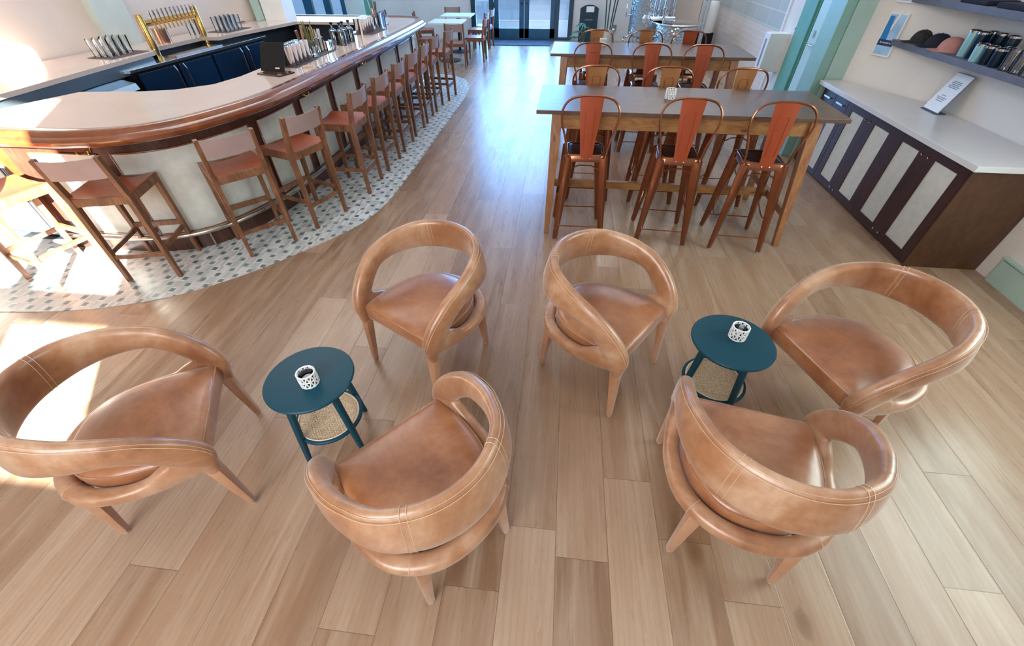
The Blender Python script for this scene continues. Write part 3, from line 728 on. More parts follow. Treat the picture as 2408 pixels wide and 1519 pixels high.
dup(ht, (-.17, 5.76, 0), -.03, 'long high table with dark top, farther back in front of steel tanks', TG)

def make_tolix():
    r = empty('metal_bar_chair'); zs = .755
    rows = []
    def rsq(h, rad, z, n=6):
        out = []
        for cx_, cy_, a0 in ((1, 1, 0), (-1, 1, 90), (-1, -1, 180), (1, -1, 270)):
            for k in range(n + 1):
                a = math.radians(a0 + 90 * k / n); out.append((cx_ * (h - rad) + rad * math.cos(a), cy_ * (h - rad) + rad * math.sin(a), z))
        return out
    skirt = B().strip([rsq(.158, .05, zs - .055), rsq(.155, .05, zs - .012), rsq(.147, .05, zs - .001), rsq(.135, .05, zs), rsq(.13, .05, zs - .004), rsq(.143, .05, zs - .055)], loop=True)
    skirt.build('seat_frame', 'copper_paint', r, True, angle=50)
    B().strip([rsq(.136, .05, zs - .006), rsq(.130, .05, zs - .003), rsq(.09, .045, zs - .009), rsq(.04, .03, zs - .010)]).build('seat', 'seat_dark', r, True, angle=60)
    for sx in (-1, 1):
        for sy in (-1, 1):
            lb = B(); a = Vector((sx * .132, sy * .132, zs - .02)); b_ = Vector((sx * .205, sy * .2, .012))
            lb.taper(a, b_, (.080, .058), (.036, .030), up=(sx, -sy, 0)); lg = lb.build('leg', 'copper_paint', r, True, bevel=.009)
            q = a.lerp(b_, .62); q2 = a.lerp(b_, .86); o = Vector((sx, sy, 0)).normalized() * .0
            B().tube([q + Vector((sx * .012, sy * .016, 0)), q2 + Vector((sx * .009, sy * .013, 0))], .004, 5).build('rib', 'copper_paint', lg, True)
            B().lathe([(.014, 0), (.017, .004), (.016, .02)], (b_.x, b_.y, 0), 10).build('foot_cap', 'chrome', lg, True)
    for y in (-.19, .19): B().tube([(-.192, y, .14), (.192, y, .14)], .0055, 6).build('stretcher', 'copper_paint', r, True)
    for s_ in (-1, 1): B().tube(catmull([(s_ * .168, -.165, .36), (s_ * .192, -.06, .26), (s_ * .196, .06, .26), (s_ * .168, .165, .36)], 5), .0055, 6).build('foot_rail', 'copper_paint', r, True)
    for y in (-.15, .15): B().tube([(-.150, y, .62), (-.05, y * .9, .665), (.05, y * .9, .665), (.150, y, .62)], .006, 6).build('brace', 'copper_paint', r, True)
    loop = catmull([(-.150, -.135, zs - .035), (-.172, -.142, .86), (-.212, -.146, 1.0), (-.207, -.140, 1.09), (-.160, -.130, 1.148), (-.080, -.124, 1.170), (0, -.122, 1.172),
                    (.080, -.124, 1.170), (.160, -.130, 1.148), (.207, -.140, 1.09), (.212, -.146, 1.0), (.172, -.142, .86), (.150, -.135, zs - .035)], 5)
    B().tube(loop, .0085, 8).build('back_frame', 'copper_paint', r, True)
    yb = lambda z: -.152 + (z - zs) * .068
    rows = []
    for z, w in ((zs - .03, .050), (zs + .03, .052), (.90, .064), (1.0, .074), (1.1, .083), (1.168, .087)):
        rows.append([(-w, yb(z) + .004, z), (-w, yb(z), z), (-w * .5, yb(z) - .006, z), (w * .5, yb(z) - .006, z), (w, yb(z), z), (w, yb(z) + .004, z), (w * .5, yb(z) - .002, z), (-w * .5, yb(z) - .002, z)])
    bs_ = B().strip(rows).build('backplate', 'copper_back', r, True)
    for off in (-.0075, .002):
        em = [(-.030, yb(.80) + off, .80), (-.037, yb(1.06) + off, 1.06), (-.031, yb(1.085) + off, 1.085), (.031, yb(1.085) + off, 1.085), (.037, yb(1.06) + off, 1.06), (.030, yb(.80) + off, .80)]
        B().tube(em, .0022, 5).build('embossed_line', 'copper_back', bs_, True)
    for x in (-.028, .028):
        B().lathe([(.0, 0), (.007, 0), (.006, .004), (0, .005)], (x, yb(zs - .02) - .01, zs - .024), 8, cap=False).build('bolt', 'chrome', bs_)
    return r
SG = 'copper coloured metal bar chairs at the long tables'
tx = make_tolix(); pale = None
spots = [(.222, 3.520, .03, 'copper metal bar chair, nearer side of near table, leftmost, plain straight back'),
         (.965, 3.520, -.05, 'copper metal bar chair, nearer side of near table, middle, behind candle holder'),
         (1.600, 3.480, -.06, 'copper metal bar chair, nearer side of near table, rightmost, beside the dark cabinet'),
         (.315, 4.310, PI + .02, 'metal bar chair across the near table, leftmost, showing pale inside of back'),
         (.972, 4.310, PI - .03, 'metal bar chair across the near table, middle, behind white candle holder'),
         (1.637, 4.300, PI + .03, 'metal bar chair across the near table, rightmost, by white tile wall'),
         (.318, 5.730, .02, 'metal bar chair on nearer side of far table, leftmost'),
         (.978, 5.720, .0, 'metal bar chair on nearer side of far table, middle'),
         (1.535, 5.680, -.03, 'metal bar chair on nearer side of far table, rightmost'),
         (.402, 6.440, PI, 'metal bar chair across the far table, leftmost, in front of potted palm'),
         (1.035, 6.440, PI, 'metal bar chair across the far table, middle, in front of tall tank'),
         (1.580, 6.440, PI, 'metal bar chair across the far table, rightmost, in front of open tank')]
for i, (x, y, a, lab) in enumerate(spots):
    if i == 0: tag(tx, lab, 'bar chair', SG); tx.location = (x, y, 0); tx.rotation_euler = (0, 0, a)
    else:
        c_ = dup(tx, (x, y, 0), a, lab, SG)
        if i in (3, 4, 5, 9, 10):   # paler plate colour stands in for light reflected on their seat-facing side
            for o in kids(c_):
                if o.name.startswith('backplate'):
                    if pale is None: pale = o.data.copy(); pale.materials[0] = M['copper_back_lit']
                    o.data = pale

# ================================================================ WOODEN STOOLS AND CHAIRS
def make_sling(name, seat, top, tall):
    """origin on the floor; faces +y"""
    r = empty(name); w, d = .187, .185; sw = 'stool_wood'
    for s_ in (-1, 1):
        B().taper((s_ * w, -d + .005, seat - .03), (s_ * (w + .003), -d - .012, 0), (.034, .050), (.028, .034)).taper((s_ * w, -d + .005, seat - .035), (s_ * w, -d - .045, top), (.034, .050), (.030, .036)).build('leg', sw, r, bevel=.003)
        B().taper((s_ * w, d, seat - .004), (s_ * (w + .003), d + .008, 0), (.036, .046), (.028, .034)).build('leg', sw, r, bevel=.003)
        B().box((s_ * w, 0, seat - .035), (.028, 2 * d - .02, .062)).build('side_rail', sw, r, bevel=.003)
        if tall: B().box((s_ * w, -.002, .255), (.022, 2 * d, .034)).build('stretcher', sw, r, bevel=.002)
    B().box((0, -d, seat - .040), (2 * w - .02, .026, .060)).build('rear_rail', sw, r, bevel=.003)
    B().box((0, d, seat - .040), (2 * w - .02, .026, .060)).build('front_rail', sw, r, bevel=.003)
    if tall:
        B().box((0, d + .004, .290), (2 * w, .026, .040)).build('foot_rest', sw, r, bevel=.003)
        B().box((0, -d - .004, .215), (2 * w, .022, .032)).build('stretcher', sw, r, bevel=.003)
    rows = []
    for j in range(9):
        y = -d - .008 + (2 * d + .024) * j / 8; row = []
        for i in range(11):
            x = -w - .018 + (2 * w + .036) * i / 10; sag = .022 * (1 - (2 * i / 10 - 1) ** 2)
            row.append((x, y, seat + .006 - sag))
        row += [(p[0], p[1], p[2] - .007) for p in row[::-1]]; rows.append(row)
    B().strip(rows).build('seat', 'stool_sling', r, True, angle=50)
    rows = []
    for i in range(11):
        x = -w + 2 * w * i / 10; bow = -.030 * (1 - (2 * i / 10 - 1) ** 2)
        z0, z1 = top - .145, top - .005 - .006 * (1 - (2 * i / 10 - 1) ** 2)
        y0 = -d - .033 + bow; y1 = -d - .050 + bow
        rows.append([(x, y0, z0), (x, y1, z1), (x, y1 - .006, z1), (x, y0 - .006, z0)])
    B().strip(rows).build('backrest', 'back_sling', r, True, angle=50)
    return r
BG = 'wooden bar stools with leather slings along the bar'
bs0 = make_sling('bar_stool', .705, .985, True)
def fa(dx, dy): return math.atan2(dy, dx) - PI / 2
bspots = [(-3.985, 2.42, fa(.25, .97), 'wooden bar stool fully in sunlight at left edge, seat bleached white'),
          (-3.235, 2.575, fa(-.26, .96), 'wooden bar stool half in sunlight, second stool from left edge of photo'),
          (-2.600, 3.040, fa(-.746, .666), 'wooden bar stool at the bar curve, first one with a clear reddish seat'),
          (-2.350, 3.535, fa(-.94, .34), 'wooden bar stool past the curve, between two panels, back turned to viewer'),
          (-2.195, 4.245, fa(-1, .0), 'wooden bar stool with orange-red seat, first on straight run of the bar'),
          (-2.18, 4.865, fa(-1, .05), 'wooden bar stool on straight bar run, second from the curve'),
          (-2.18, 5.475, fa(-1, .0), 'wooden bar stool on straight bar run, third from the curve'),
          (-2.185, 6.06, fa(-1, .04), 'wooden bar stool on straight bar run, fourth from the curve'),
          (-2.185, 6.62, fa(-1, -.03), 'wooden bar stool on straight bar run, fifth from the curve'),
          (-2.18, 7.22, fa(-1, .02), 'wooden bar stool on straight bar run, sixth from the curve'),
          (-2.10, 7.86, fa(-1, .10), 'wooden bar stool at far end of the bar, seen nearly side on')]
for i, (x, y, a, lab) in enumerate(bspots):
    if i == 0: tag(bs0, lab, 'bar stool', BG); bs0.location = (x, y, 0.004); bs0.rotation_euler = (0, 0, a)
    else: dup(bs0, (x, y, 0.004), a, lab, BG)
DG = 'low wooden chairs at the small white tables'
dc = make_sling('dining_chair', .46, .80, False)
dspots = [(-2.32, 10.35, fa(-.1, 1), 'low wooden chair facing away at nearest white table beyond the bar'),
          (-3.05, 10.75, fa(.9, .1), 'low wooden chair left of nearest white table, leather back catching light'),
          (-2.02, 11.02, fa(-1, 0), 'low wooden chair right of nearest white table'),
          (-2.15, 12.15, fa(-1, .1), 'low wooden chair with dark back at the farther white table'),
          (-2.10, 12.70, fa(-1, .1), 'low wooden chair against the left sidelight of the entrance'),
          (-2.95, 12.85, fa(.1, -1), 'low wooden chair behind farther white table, only its back rail visible'),
          (-3.45, 12.00, fa(.9, .2), 'low wooden chair left of the farther white table'),
          (-4.3, 12.2, fa(1, 0), 'low wooden chair seen above the rounded far end of bar')]
for i, (x, y, a, lab) in enumerate(dspots):
    if i == 0: tag(dc, lab, 'chair', DG); dc.location = (x, y, 0); dc.rotation_euler = (0, 0, a)
    else: dup(dc, (x, y, 0), a, lab, DG)
t1 = empty('cafe_table', (-2.62, 10.95, 0), .0, 'small square white table nearest the bar end', 'table', 'small white tables')
B().box((0, 0, .735), (.72, .66, .03)).build('tabletop', 'white_top', t1, bevel=.004)
B().lathe([(.03, .01), (.03, .72)], n=12).build('pedestal', 'black', t1, True); B().lathe([(.24, 0), (.24, .012), (.03, .03)], n=20).build('base', 'black', t1, True)
dup(t1, (-2.62, 12.05, 0), 0, 'small white table nearer the entrance doors, behind the other', 'small white tables')
dup(t1, (-4.25, 11.35, 0), 0, 'small white table partly hidden behind the bar end', 'small white tables')

# ================================================================ THE BAR
ZB = 1.05
outer = [(-4.75, 2.54, 0), (-4.2, 2.54, 0), (-3.8, 2.54, 0), (-3.40, 2.555, 0), (-3.05, 2.65, 0), (-2.77, 2.88, 0), (-2.57, 3.28, 0), (-2.46, 3.73, 0), (-2.42, 4.39, 0), (-2.40, 5.39, 0),
         (-2.37, 6.24, 0), (-2.355, 7.24, 0), (-2.355, 7.9, 0), (-2.385, 8.38, 0), (-2.54, 8.70, 0), (-2.85, 8.83, 0), (-3.4, 8.85, 0), (-5.05, 8.85, 0)]
outer = resample(catmull(outer, 12), .06)
bar = empty('bar_counter', (0, 0, 0), 0, 'long curved bar with mahogany rail, pale stone top and cream panelled front', 'bar')
def sweep_profile(path, prof):
    rows = []; cache = {}
    for d, z in prof:
        if d not in cache: cache[d] = offset2(path, d)
    for i in range(len(path)): rows.append([(cache[d][i].x, cache[d][i].y, z) for d, z in prof])
    return rows
B().strip(sweep_profile(outer, [(.05, .955), (.02, .965), (0, .985), (-.004, 1.005), (.004, 1.022), (.018, 1.03), (.026, 1.033), (.032, 1.043), (.046, 1.060), (.066, 1.068), (.088, 1.064),
                                (.104, 1.054), (.118, 1.050), (.16, 1.050), (.175, 1.048), (.175, .985), (.10, .955)])).build('bar_rail', 'bar_wood', bar, True, angle=35)
o17 = offset2(outer, .17)
inner = [(-4.55, 2.95), (-4.42, 3.12), (-4.24, 3.62), (-3.98, 3.655), (-3.70, 3.69), (-3.45, 3.77), (-3.22, 3.98), (-3.15, 4.30), (-3.15, 4.6), (-3.18, 5.6), (-3.14, 6.5), (-3.12, 7.4), (-3.32, 8.05), (-4.70, 8.06)]
stone = [(p.x, p.y) for p in o17] + [(-5.10, 8.68), (-4.70, 8.06)][0:1] + inner[::-1] + [(-4.75, 2.75)]
bm_ = B().prism(stone, 1.012, ZB).build('stone_top', 'stone', bar)
body = offset2(outer, .235)
def nearest(pt): return min(range(len(body)), key=lambda i: (body[i].x - pt[0]) ** 2 + (body[i].y - pt[1]) ** 2)
i0 = nearest((-4.25, 2.7)); seg = body[i0:]
seg_in = offset2(seg, .06)
rows = [[(a.x, a.y, 0.004), (a.x, a.y, .99), (c.x, c.y, .99), (c.x, c.y, 0.004)] for a, c in zip(seg, seg_in)]
B().strip(rows).build('front_frame', 'bar_dark', bar)
pl = offset2(seg, -.022)
B().strip([[(a.x, a.y, .004), (a.x, a.y, .115), (a.x * .5 + c.x * .5, a.y * .5 + c.y * .5, .13), (c.x, c.y, .13), (c.x, c.y, .004)] for a, c in zip(pl, seg)]).build('plinth', 'bar_dark', bar)
B().strip([[(a.x, a.y, .885), (a.x, a.y, .955), (c.x, c.y, .955), (c.x, c.y, .885)] for a, c in zip(offset2(seg, -.012), seg)]).build('frieze', 'bar_dark', bar)
stiles = [(-4.10, 2.78), (-3.44, 2.97), (-2.84, 3.65), (-2.66, 4.28), (-2.62, 5.00), (-2.60, 5.72), (-2.60, 6.50), (-2.60, 7.28), (-2.60, 8.05), (-2.9, 8.60), (-3.6, 8.61)]
idx = [nearest(p) for p in stiles]
for n_, (a, c) in enumerate(zip(idx, idx[1:])):
    w = 1
    cut = body[a + w:c - w + 1]
    if len(cut) < 3: continue
    f1 = offset2(cut, -.006); f0 = offset2(cut, .002)
    p_ = B().strip([[(f1[k].x, f1[k].y, .165), (f1[k].x, f1[k].y, .845), (f0[k].x, f0[k].y, .845), (f0[k].x, f0[k].y, .165)] for k in range(len(cut))]).build('front_panel', 'linen', bar, True, angle=30)
    tr = [Vector((q.x, q.y, .165)) for q in offset2(cut, -.008)] + [Vector((q.x, q.y, .845)) for q in offset2(cut, -.008)][::-1]
    B().tube(tr, .007, 6, closed=True).build('panel_trim', 'bar_wood', p_, True, angle=70)
fr = offset2(seg, -.075)
frb = B().tube([(p.x, p.y, .165) for p in fr[1:]], .022, 12).build('foot_rail', 'rail_metal', bar, True)
for k in range(6, len(fr), 18): B().tube([(fr[k].x, fr[k].y, .165), (seg[k].x, seg[k].y, .13)], .008, 6).tube([(fr[k].x, fr[k].y, .165), (fr[k].x, fr[k].y, .004)], .008, 6).build('rail_bracket', 'rail_metal', frb, True)
# brass double hooks below the rail
for pt in ((-3.40, 2.88), (-2.60, 4.27), (-2.555, 5.72)):
    k = nearest(pt); p = offset2(body, -.07)[k]; q = offset2(body, -.15)[k]; tdir = (body[k + 1] - body[k]).normalized() * .028
    hb = B()
    for s_ in (-1, 1):
        a = Vector((p.x, p.y, .93)) + tdir * s_ * .3; e = Vector((q.x, q.y, .90)) + tdir * s_ * 1.4
        hb.tube(catmull([a, (a + e) / 2 + Vector((0, 0, -.02)), e, e + Vector((0, 0, .022))], 4), .006, 6)
    hb.tube([Vector((p.x, p.y, .945)), Vector((body[k].x, body[k].y, .945))], .008, 6).tube([Vector((p.x, p.y, .93)) - tdir * .6, Vector((p.x, p.y, .93)) + tdir * .6], .009, 6)
    hb.build('bag_hook', 'brass', bar, True, label='small brass double hook')
# working side below the stone: dark cabinets
inn = catmull([(x, y, 0) for x, y in [(-3.95, 3.60), (-3.70, 3.62), (-3.42, 3.70), (-3.16, 3.93), (-3.09, 4.3), (-3.09, 4.6), (-3.12, 5.6), (-3.08, 6.5), (-3.06, 7.4), (-3.30, 8.12), (-4.6, 8.12)]], 4)
inn2 = offset2(inn, -.04)
B().strip([[(a.x, a.y, .004), (a.x, a.y, 1.012), (c.x, c.y, 1.012), (c.x, c.y, .004)] for a, c in zip(inn, inn2)]).build('back_panel', 'dark', bar)
B().box((-3.55, 8.10, .80), (.5, .015, .22)).build('drawer', 'black', bar, bevel=.003)
B().tube([(-3.68, 8.07, .90), (-3.68, 8.05, .90), (-3.42, 8.05, .90), (-3.42, 8.07, .90)], .007, 6).build('drawer_pull', 'chrome', bar, True)
B().box((-4.24, 3.02, .5), (.03, .6, .99)).build('end_panel', 'bar_wood', bar)
struct(B().prism([(-4.24, 2.85), (-3.9, 3.6), (-3.15, 3.95), (-3.10, 8.1), (-4.85, 8.1), (-4.9, 3.2), (-4.9, 2.85)], .004, .012).build('floor', 'dark', label='dark rubber floor behind the bar'))

# back counter against the left wall
bc = empty('back_counter', (0, 0, 0), 0, 'pale stone back counter along left wall behind the bar', 'counter')
L1 = [(-4.80, 2.9), (-4.86, 3.45), (-4.92, 4.5), (-4.965, 5.40), (-5.135, 5.70), (-5.075, 6.44), (-4.84, 6.46), (-4.78, 6.86), (-4.52, 8.05), (-4.52, 8.4)]
W1 = [(lw(8.4, .02), 8.4), (lw(5.6, .02), 5.6), (lw(2.9, .02), 2.9)]
B().prism([(p[0], p[1]) for p in L1] + W1, 1.012, 1.052).build('stone_top', 'stone', bc)
B().prism([(-4.86, 2.95), (-4.95, 3.45), (-5.03, 4.5), (-5.04, 5.4), (-5.20, 5.72), (-5.14, 6.48), (-4.92, 6.50), (-4.62, 8.3)] + W1, 0.004, 1.012).build('cabinet', 'dark', bc)
ap = B().strip([[(x + .0, y, .90), (x - .008, y, 1.010), (x - .03, y, 1.010), (x - .03, y, .90)] for x, y in [(-4.82, 2.95), (-4.88, 3.45), (-4.94, 4.5), (-4.95, 5.35)]]).build('apron', 'steel_blue', bc)
B().strip([[(x + .22, y, .80), (x + .2, y, .86), (x, y, .90), (x, y, .80)] for x, y in [(-4.90, 3.0), (-4.95, 3.9), (-4.98, 4.75)]]).build('drip_tray', 'steel_blue', bc)
# steel topped cooler with dark blue doors
ck = empty('keg_cooler', (0, 0, 0), .0, 'steel topped bar cooler with dark blue doors under the brass tap tower', 'cooler')
B().prism([(-5.03, 4.82), (-4.885, 4.86), (-4.81, 5.52), (-4.725, 6.46), (-4.66, 7.30), (-4.80, 7.32), (-4.92, 6.50), (-5.14, 6.48), (-5.20, 5.72), (-5.04, 5.4)], .925, .957).build('steel_top', 'steel', ck, bevel=.003)
B().prism([(-5.03, 4.90), (-4.925, 4.92), (-4.85, 5.52), (-4.765, 6.46), (-4.70, 7.25), (-4.90, 7.25), (-5.03, 6.45), (-5.04, 5.4)], .013, .925).build('cabinet', 'black', ck)
dpath = [Vector((-4.915, 4.94, 0)), Vector((-4.845, 5.50, 0)), Vector((-4.785, 6.10, 0)), Vector((-4.73, 6.70, 0)), Vector((-4.69, 7.25, 0))]
for n_, (a, c) in enumerate(zip(dpath, dpath[1:])):
    a2 = a.lerp(c, .03); c2 = a.lerp(c, .97); nrm = Vector((c.y - a.y, -(c.x - a.x), 0)).normalized() * .03
    dr = B().prism([(a2.x, a2.y), (c2.x, c2.y), (c2.x + nrm.x, c2.y + nrm.y), (a2.x + nrm.x, a2.y + nrm.y)], .12, .90).build('door', 'navy', ck, bevel=.004)
    hh_ = a.lerp(c, .90 if n_ % 2 == 0 else .14) + nrm * 1.9
    B().taper((hh_.x, hh_.y, .85), (hh_.x, hh_.y, .30), (.022, .016), (.022, .016)).taper((hh_.x, hh_.y, .85), (hh_.x - nrm.x, hh_.y - nrm.y, .90), (.018, .012), (.018, .012)).build('handle', 'steel', dr, bevel=.003)
B().prism([(-5.00, 5.62), (-4.86, 5.60), (-4.79, 6.42), (-4.95, 6.44)], .957, .972).build('drip_tray', 'steel', ck, bevel=.003)
# brass tap tower
tt = empty('tap_tower', (0, 0, .0), 0, 'brass beer tap tower with a row of tap handles on two columns', 'beer taps')
Pa, Pb = Vector((-5.06, 5.545, 0)), Vector((-5.06, 6.50, 0))
for p in (Pa, Pb):
    B().lathe([(.052, .957), (.052, .972), (.041, .976), (.041, 1.385), (.038, 1.396), (.0, 1.398)], (p.x, p.y, 0), 24, cap=False).build('column', 'brass', tt, True)
B().tube([(Pa.x, Pa.y, 1.305), (Pb.x, Pb.y, 1.305)], .032, 16).build('crossbar', 'brass', tt, True)
for k in range(12):
    q = Pa.lerp(Pb, .09 + .82 * k / 11); q = Vector((q.x + .025, q.y, 1.305))
    fb_ = B().tube([q, q + Vector((.045, 0, .0)), q + Vector((.062, 0, -.02)), q + Vector((.070, 0, -.075))], [.012, .012, .010, .008], 8).tube([q + Vector((.045, 0, 0)), q + Vector((.048, 0, .04))], .008, 8)
    f_ = fb_.build('faucet', 'brass', tt, True)
    B().tube([q + Vector((.048, 0, .035)), q + Vector((.050, 0, .06)), q + Vector((.052, 0, .125))], [.006, .009, .010], 8).build('tap_handle', 'chrome', f_, True)
# copper canister, glasses on mats along the back counter
t = empty('canister', (-5.26, 5.98, 1.052), 0, 'copper canister on the back counter behind the tap tower', 'canister')
B().lathe([(.0, 0), (.085, 0), (.085, .15), (0, .15)], n=28, cap=False).build('body', 'copper', t, True); B().lathe([(.088, .148), (.088, .158), (0, .160)], n=28, cap=False).build('lid', 'copper', t, True)
def mat_(name, c, sx, sy, rz, lab, mat='tray', cat='bar mat', h=.006):
    o = B().box((0, 0, h / 2), (sx, sy, h)).build(name, mat, None, bevel=.002); o.location = c; o.rotation_euler = (0, 0, rz); return tag(o, lab, cat)
mat_('bar_mat', (-5.22, 5.18, 1.052), .34, .50, -.1, 'brown bar mat under tall clear glasses left of the tap tower')
mat_('bar_mat', (-5.06, 7.08, 1.052), .34, .52, -.1, 'brown bar mat under glasses right of the tap tower')
def tall_glass():
    return B().lathe([(0, .002), (.030, 0), (.031, .012), (.038, .17), (.0365, .17), (.029, .014), (0, .012)], n=18, cap=False)
g0 = tall_glass().build('drinking_glass', 'clear', None, True)
k = 0; first = True
def put(o0, first, loc, lab, cat, group, rz=0.0):
    o = o0 if first else o0.copy()
    if not first: COL.objects.link(o)
    o.location = loc; o.rotation_euler = (0, 0, rz); tag(o, lab, cat, group); return o
for i in range(4):
    for j in range(3):
        put(g0, first, (-5.34 + .082 * j, 5.02 + .095 * i, 1.059), 'tall clear glass left of taps, %s row, %s' % (('wall', 'middle', 'front')[j], ('nearest the viewer', 'second nearest the viewer', 'second nearest the taps', 'nearest the taps')[i]), 'glass', 'glasses left of the tap tower'); first = False
for i in range(4):
    for j in range(3):
        put(g0, False, (-5.14 + .082 * j, 6.92 + .10 * i, 1.059), 'tall clear glass right of taps, %s row, %s' % (('wall', 'middle', 'front')[j], ('nearest the taps', 'second from the taps', 'third from the taps', 'farthest from the taps')[i]), 'glass', 'glasses right of the tap tower')
for i in range(3): put(g0, False, (-5.30 + .01 * i, 6.58 + .085 * i, 1.053), 'tall clear glass on back counter seen between the tap columns, %s of three' % ('left', 'middle', 'right')[i], 'glass', 'glasses behind the tap tower')
# leaning framed mirror and pale green board against left wall
t = empty('framed_mirror', (-5.36, 7.72, 1.055), 0, 'small mirror in red-brown frame leaning on left wall above the glasses', 'mirror')
t.rotation_euler = (0, -.14, -.17)
B().box((0, 0, .28), (.02, .36, .56)).build('frame', 'mauve_frame', t, bevel=.004); B().box((.013, 0, .28), (.006, .29, .49)).build('mirror_glass', 'chrome', t)
t = B().box((0, 0, .45), (.05, .14, .90)).build('green_board', 'mint', None, bevel=.004); t.location = (-5.16, 8.10, 1.053); t.rotation_euler = (0, -.06, -.17)
tag(t, 'pale green board leaning against left wall beside the framed mirror', 'board')
struct(B().box((-4.93, 8.35, .8), (.38, .34, 1.6)).build('trim_8', 'white'))

# ---------------------------------------------------------------- things on the bar
sr = empty('order_screen', (-2.90, 4.46, 1.05), 0, 'black order screen on the bar, its back to the room', 'screen')
sr.rotation_euler = (0, 0, -.12)
B().box((-.03, .10, .12), (.25, .014, .26), (-.55, 0, .10)).build('display', 'black', sr, bevel=.004)
B().box((.05, -.02, .006), (.30, .20, .012), (0, 0, -.2)).build('base', 'seat_dark', sr, bevel=.003)
B().box((.05, .020, .040), (.045, .003, .011), (-.55, 0, .10)).build('badge', 'white', sr)
mat_('bar_mat', (-2.875, 4.93, 1.05), .22, .46, -.03, 'dark bar mat under silver shaker tins beside the order screen')
mat_('bar_mat', (-2.90, 5.44, 1.05), .24, .50, -.03, 'dark bar mat under herb jars in middle of bar')
mat_('bar_mat', (-2.88, 7.05, 1.05), .32, .52, -.03, 'dark bar mat under metal cups near far end of bar')
tin = B().lathe([(0, .003), (.030, 0), (.032, .004), (.043, .172), (.0445, .174), (.0415, .174), (.03, .008), (0, .008)], n=22, cap=False).build('shaker_tin', 'chrome', None, True)
first = True
for i in range(5):
    for j in range(2):
        put(tin, first, (-2.94 + .095 * j, 4.76 + .088 * i, 1.057), 'silver shaker tin in the %s row, %s order screen' % (('inner', 'outer')[j], ('right beside the', 'second from the', 'in the middle away from the', 'fourth from the', 'farthest from the')[i]), 'shaker tin', 'shaker tins beside the order screen'); first = False
for i in range(4):
    for j in range(2):
        put(tin, False, (-2.96 + .095 * j, 6.88 + .09 * i, 1.057), 'silver metal cup near far end of bar, %s row, %s' % (('inner', 'outer')[j], ('nearest end', 'second from near end', 'third from near end', 'beside the blue pitcher')[i]), 'metal cup', 'metal cups near the far end')
def jar(loc, lab, fill, sticks, mat='clear'):
    t = empty('tool_jar', loc, 0, lab, 'jar')
    B().lathe([(0, .002), (.040, 0), (.042, .13), (.039, .13), (.037, .006), (0, .006)], n=20, cap=False).build('jar_glass', mat, t, True)
    for (dx, dy, h, r_, m_) in sticks: B().tube([(dx * .2, dy * .2, .012), (dx, dy, h)], [r_ * .8, r_], 7).build(fill, m_, t, True)
    return t
jar((-2.93, 5.23, 1.057), 'metal jar of bar tools with wooden muddler and strainer', 'tool', [(.03, .01, .29, .016, 'wood_light'), (-.05, .02, .24, .006, 'chrome'), (-.02, -.03, .25, .018, 'copper'), (.0, .04, .22, .008, 'cap_pink')], 'chrome')
jh = jar((-2.90, 5.36, 1.057), 'clear jar with tall olive green dried herbs on the bar', 'herb_stem', [(.05 * math.cos(k * 1.3), .05 * math.sin(k * 1.3), .22 + .05 * (k % 3), .006, 'herb') for k in range(9)])
jar((-2.92, 5.52, 1.057), 'clear jar of pale bar spoons right of the dried herbs', 'spoon', [(.04 * math.cos(k * 1.7), .04 * math.sin(k * 1.7), .20 + .02 * (k % 3), .005, 'thread') for k in range(6)])
jar((-2.93, 5.63, 1.057), 'clear jar of wrapped straws beside white paper cone', 'straw', [(.03 * math.cos(k * 1.9), .03 * math.sin(k * 1.9), .21, .005, 'paper') for k in range(6)])
t = B().lathe([(.058, 0), (.012, .12), (.0, .125)], n=20).build('paper_cone', 'thread', None, True); t.location = (-3.03, 5.86, 1.05); tag(t, 'white paper cone standing behind the jars of straws', 'cone')
tm = B().lathe([(0, .002), (.036, 0), (.038, .09), (.035, .09), (.033, .012), (0, .012)], n=18, cap=False).build('drinking_glass', 'clear', None, True)
for i, (x, y) in enumerate([(-2.82, 5.25), (-2.82, 5.62), (-2.83, 5.73)]): put(tm, i == 0, (x, y, 1.057), 'short clear tumbler at front of the jar mat, ' + ('below the dried herbs', 'below the wrapped straws', 'at its far corner')[i], 'glass', 'short tumblers by the jars')
def bottle():
    t = empty('bottle'); H = .20
    B().lathe([(0, .004), (.042, .004), (.043, .01), (.043, .135), (.036, .150), (.0, .152)], n=22, cap=False).build('liquid', 'bottle_dark', t, True)
    B().lathe([(0, 0), (.046, 0), (.0465, .14), (.038, .158), (.018, .172), (.0145, .178), (.0145, .215), (.0125, .215), (.0125, .176), (0, .17)], n=22, cap=False).build('bottle_glass', 'clear', t, True)
    B().lathe([(0, .19), (.0125, .19), (.0125, .216), (.019, .218), (.019, .236), (0, .238)], n=16, cap=False).build('stopper', 'black', t, True)
    return t
b0 = bottle(); tag(b0, 'clear glass bottle of dark syrup on bar, standing apart at left of the bottle row', 'bottle', 'dark syrup bottles on the bar'); b0.location = (-2.925, 6.02, 1.05)
for x, y, lab in [(-2.815, 6.00, 'glass bottle of dark syrup in the bottle row, nearest the mahogany rail'), (-2.83, 6.12, 'glass bottle of dark syrup in the bottle row, second from the rail'), (-2.80, 6.24, 'glass bottle of dark syrup at far end of the bottle row')]:
    dup(b0, (x, y, 1.05), .3, lab)
t = empty('pitcher', (-2.76, 7.35, 1.05), 0, 'pale blue tinted water pitcher at far end of bar', 'pitcher')
B().lathe([(0, .003), (.060, 0), (.062, .20), (.058, .20), (.055, .01), (0, .01)], n=20, cap=False).build('pitcher_glass', 'blue_glass', t, True)
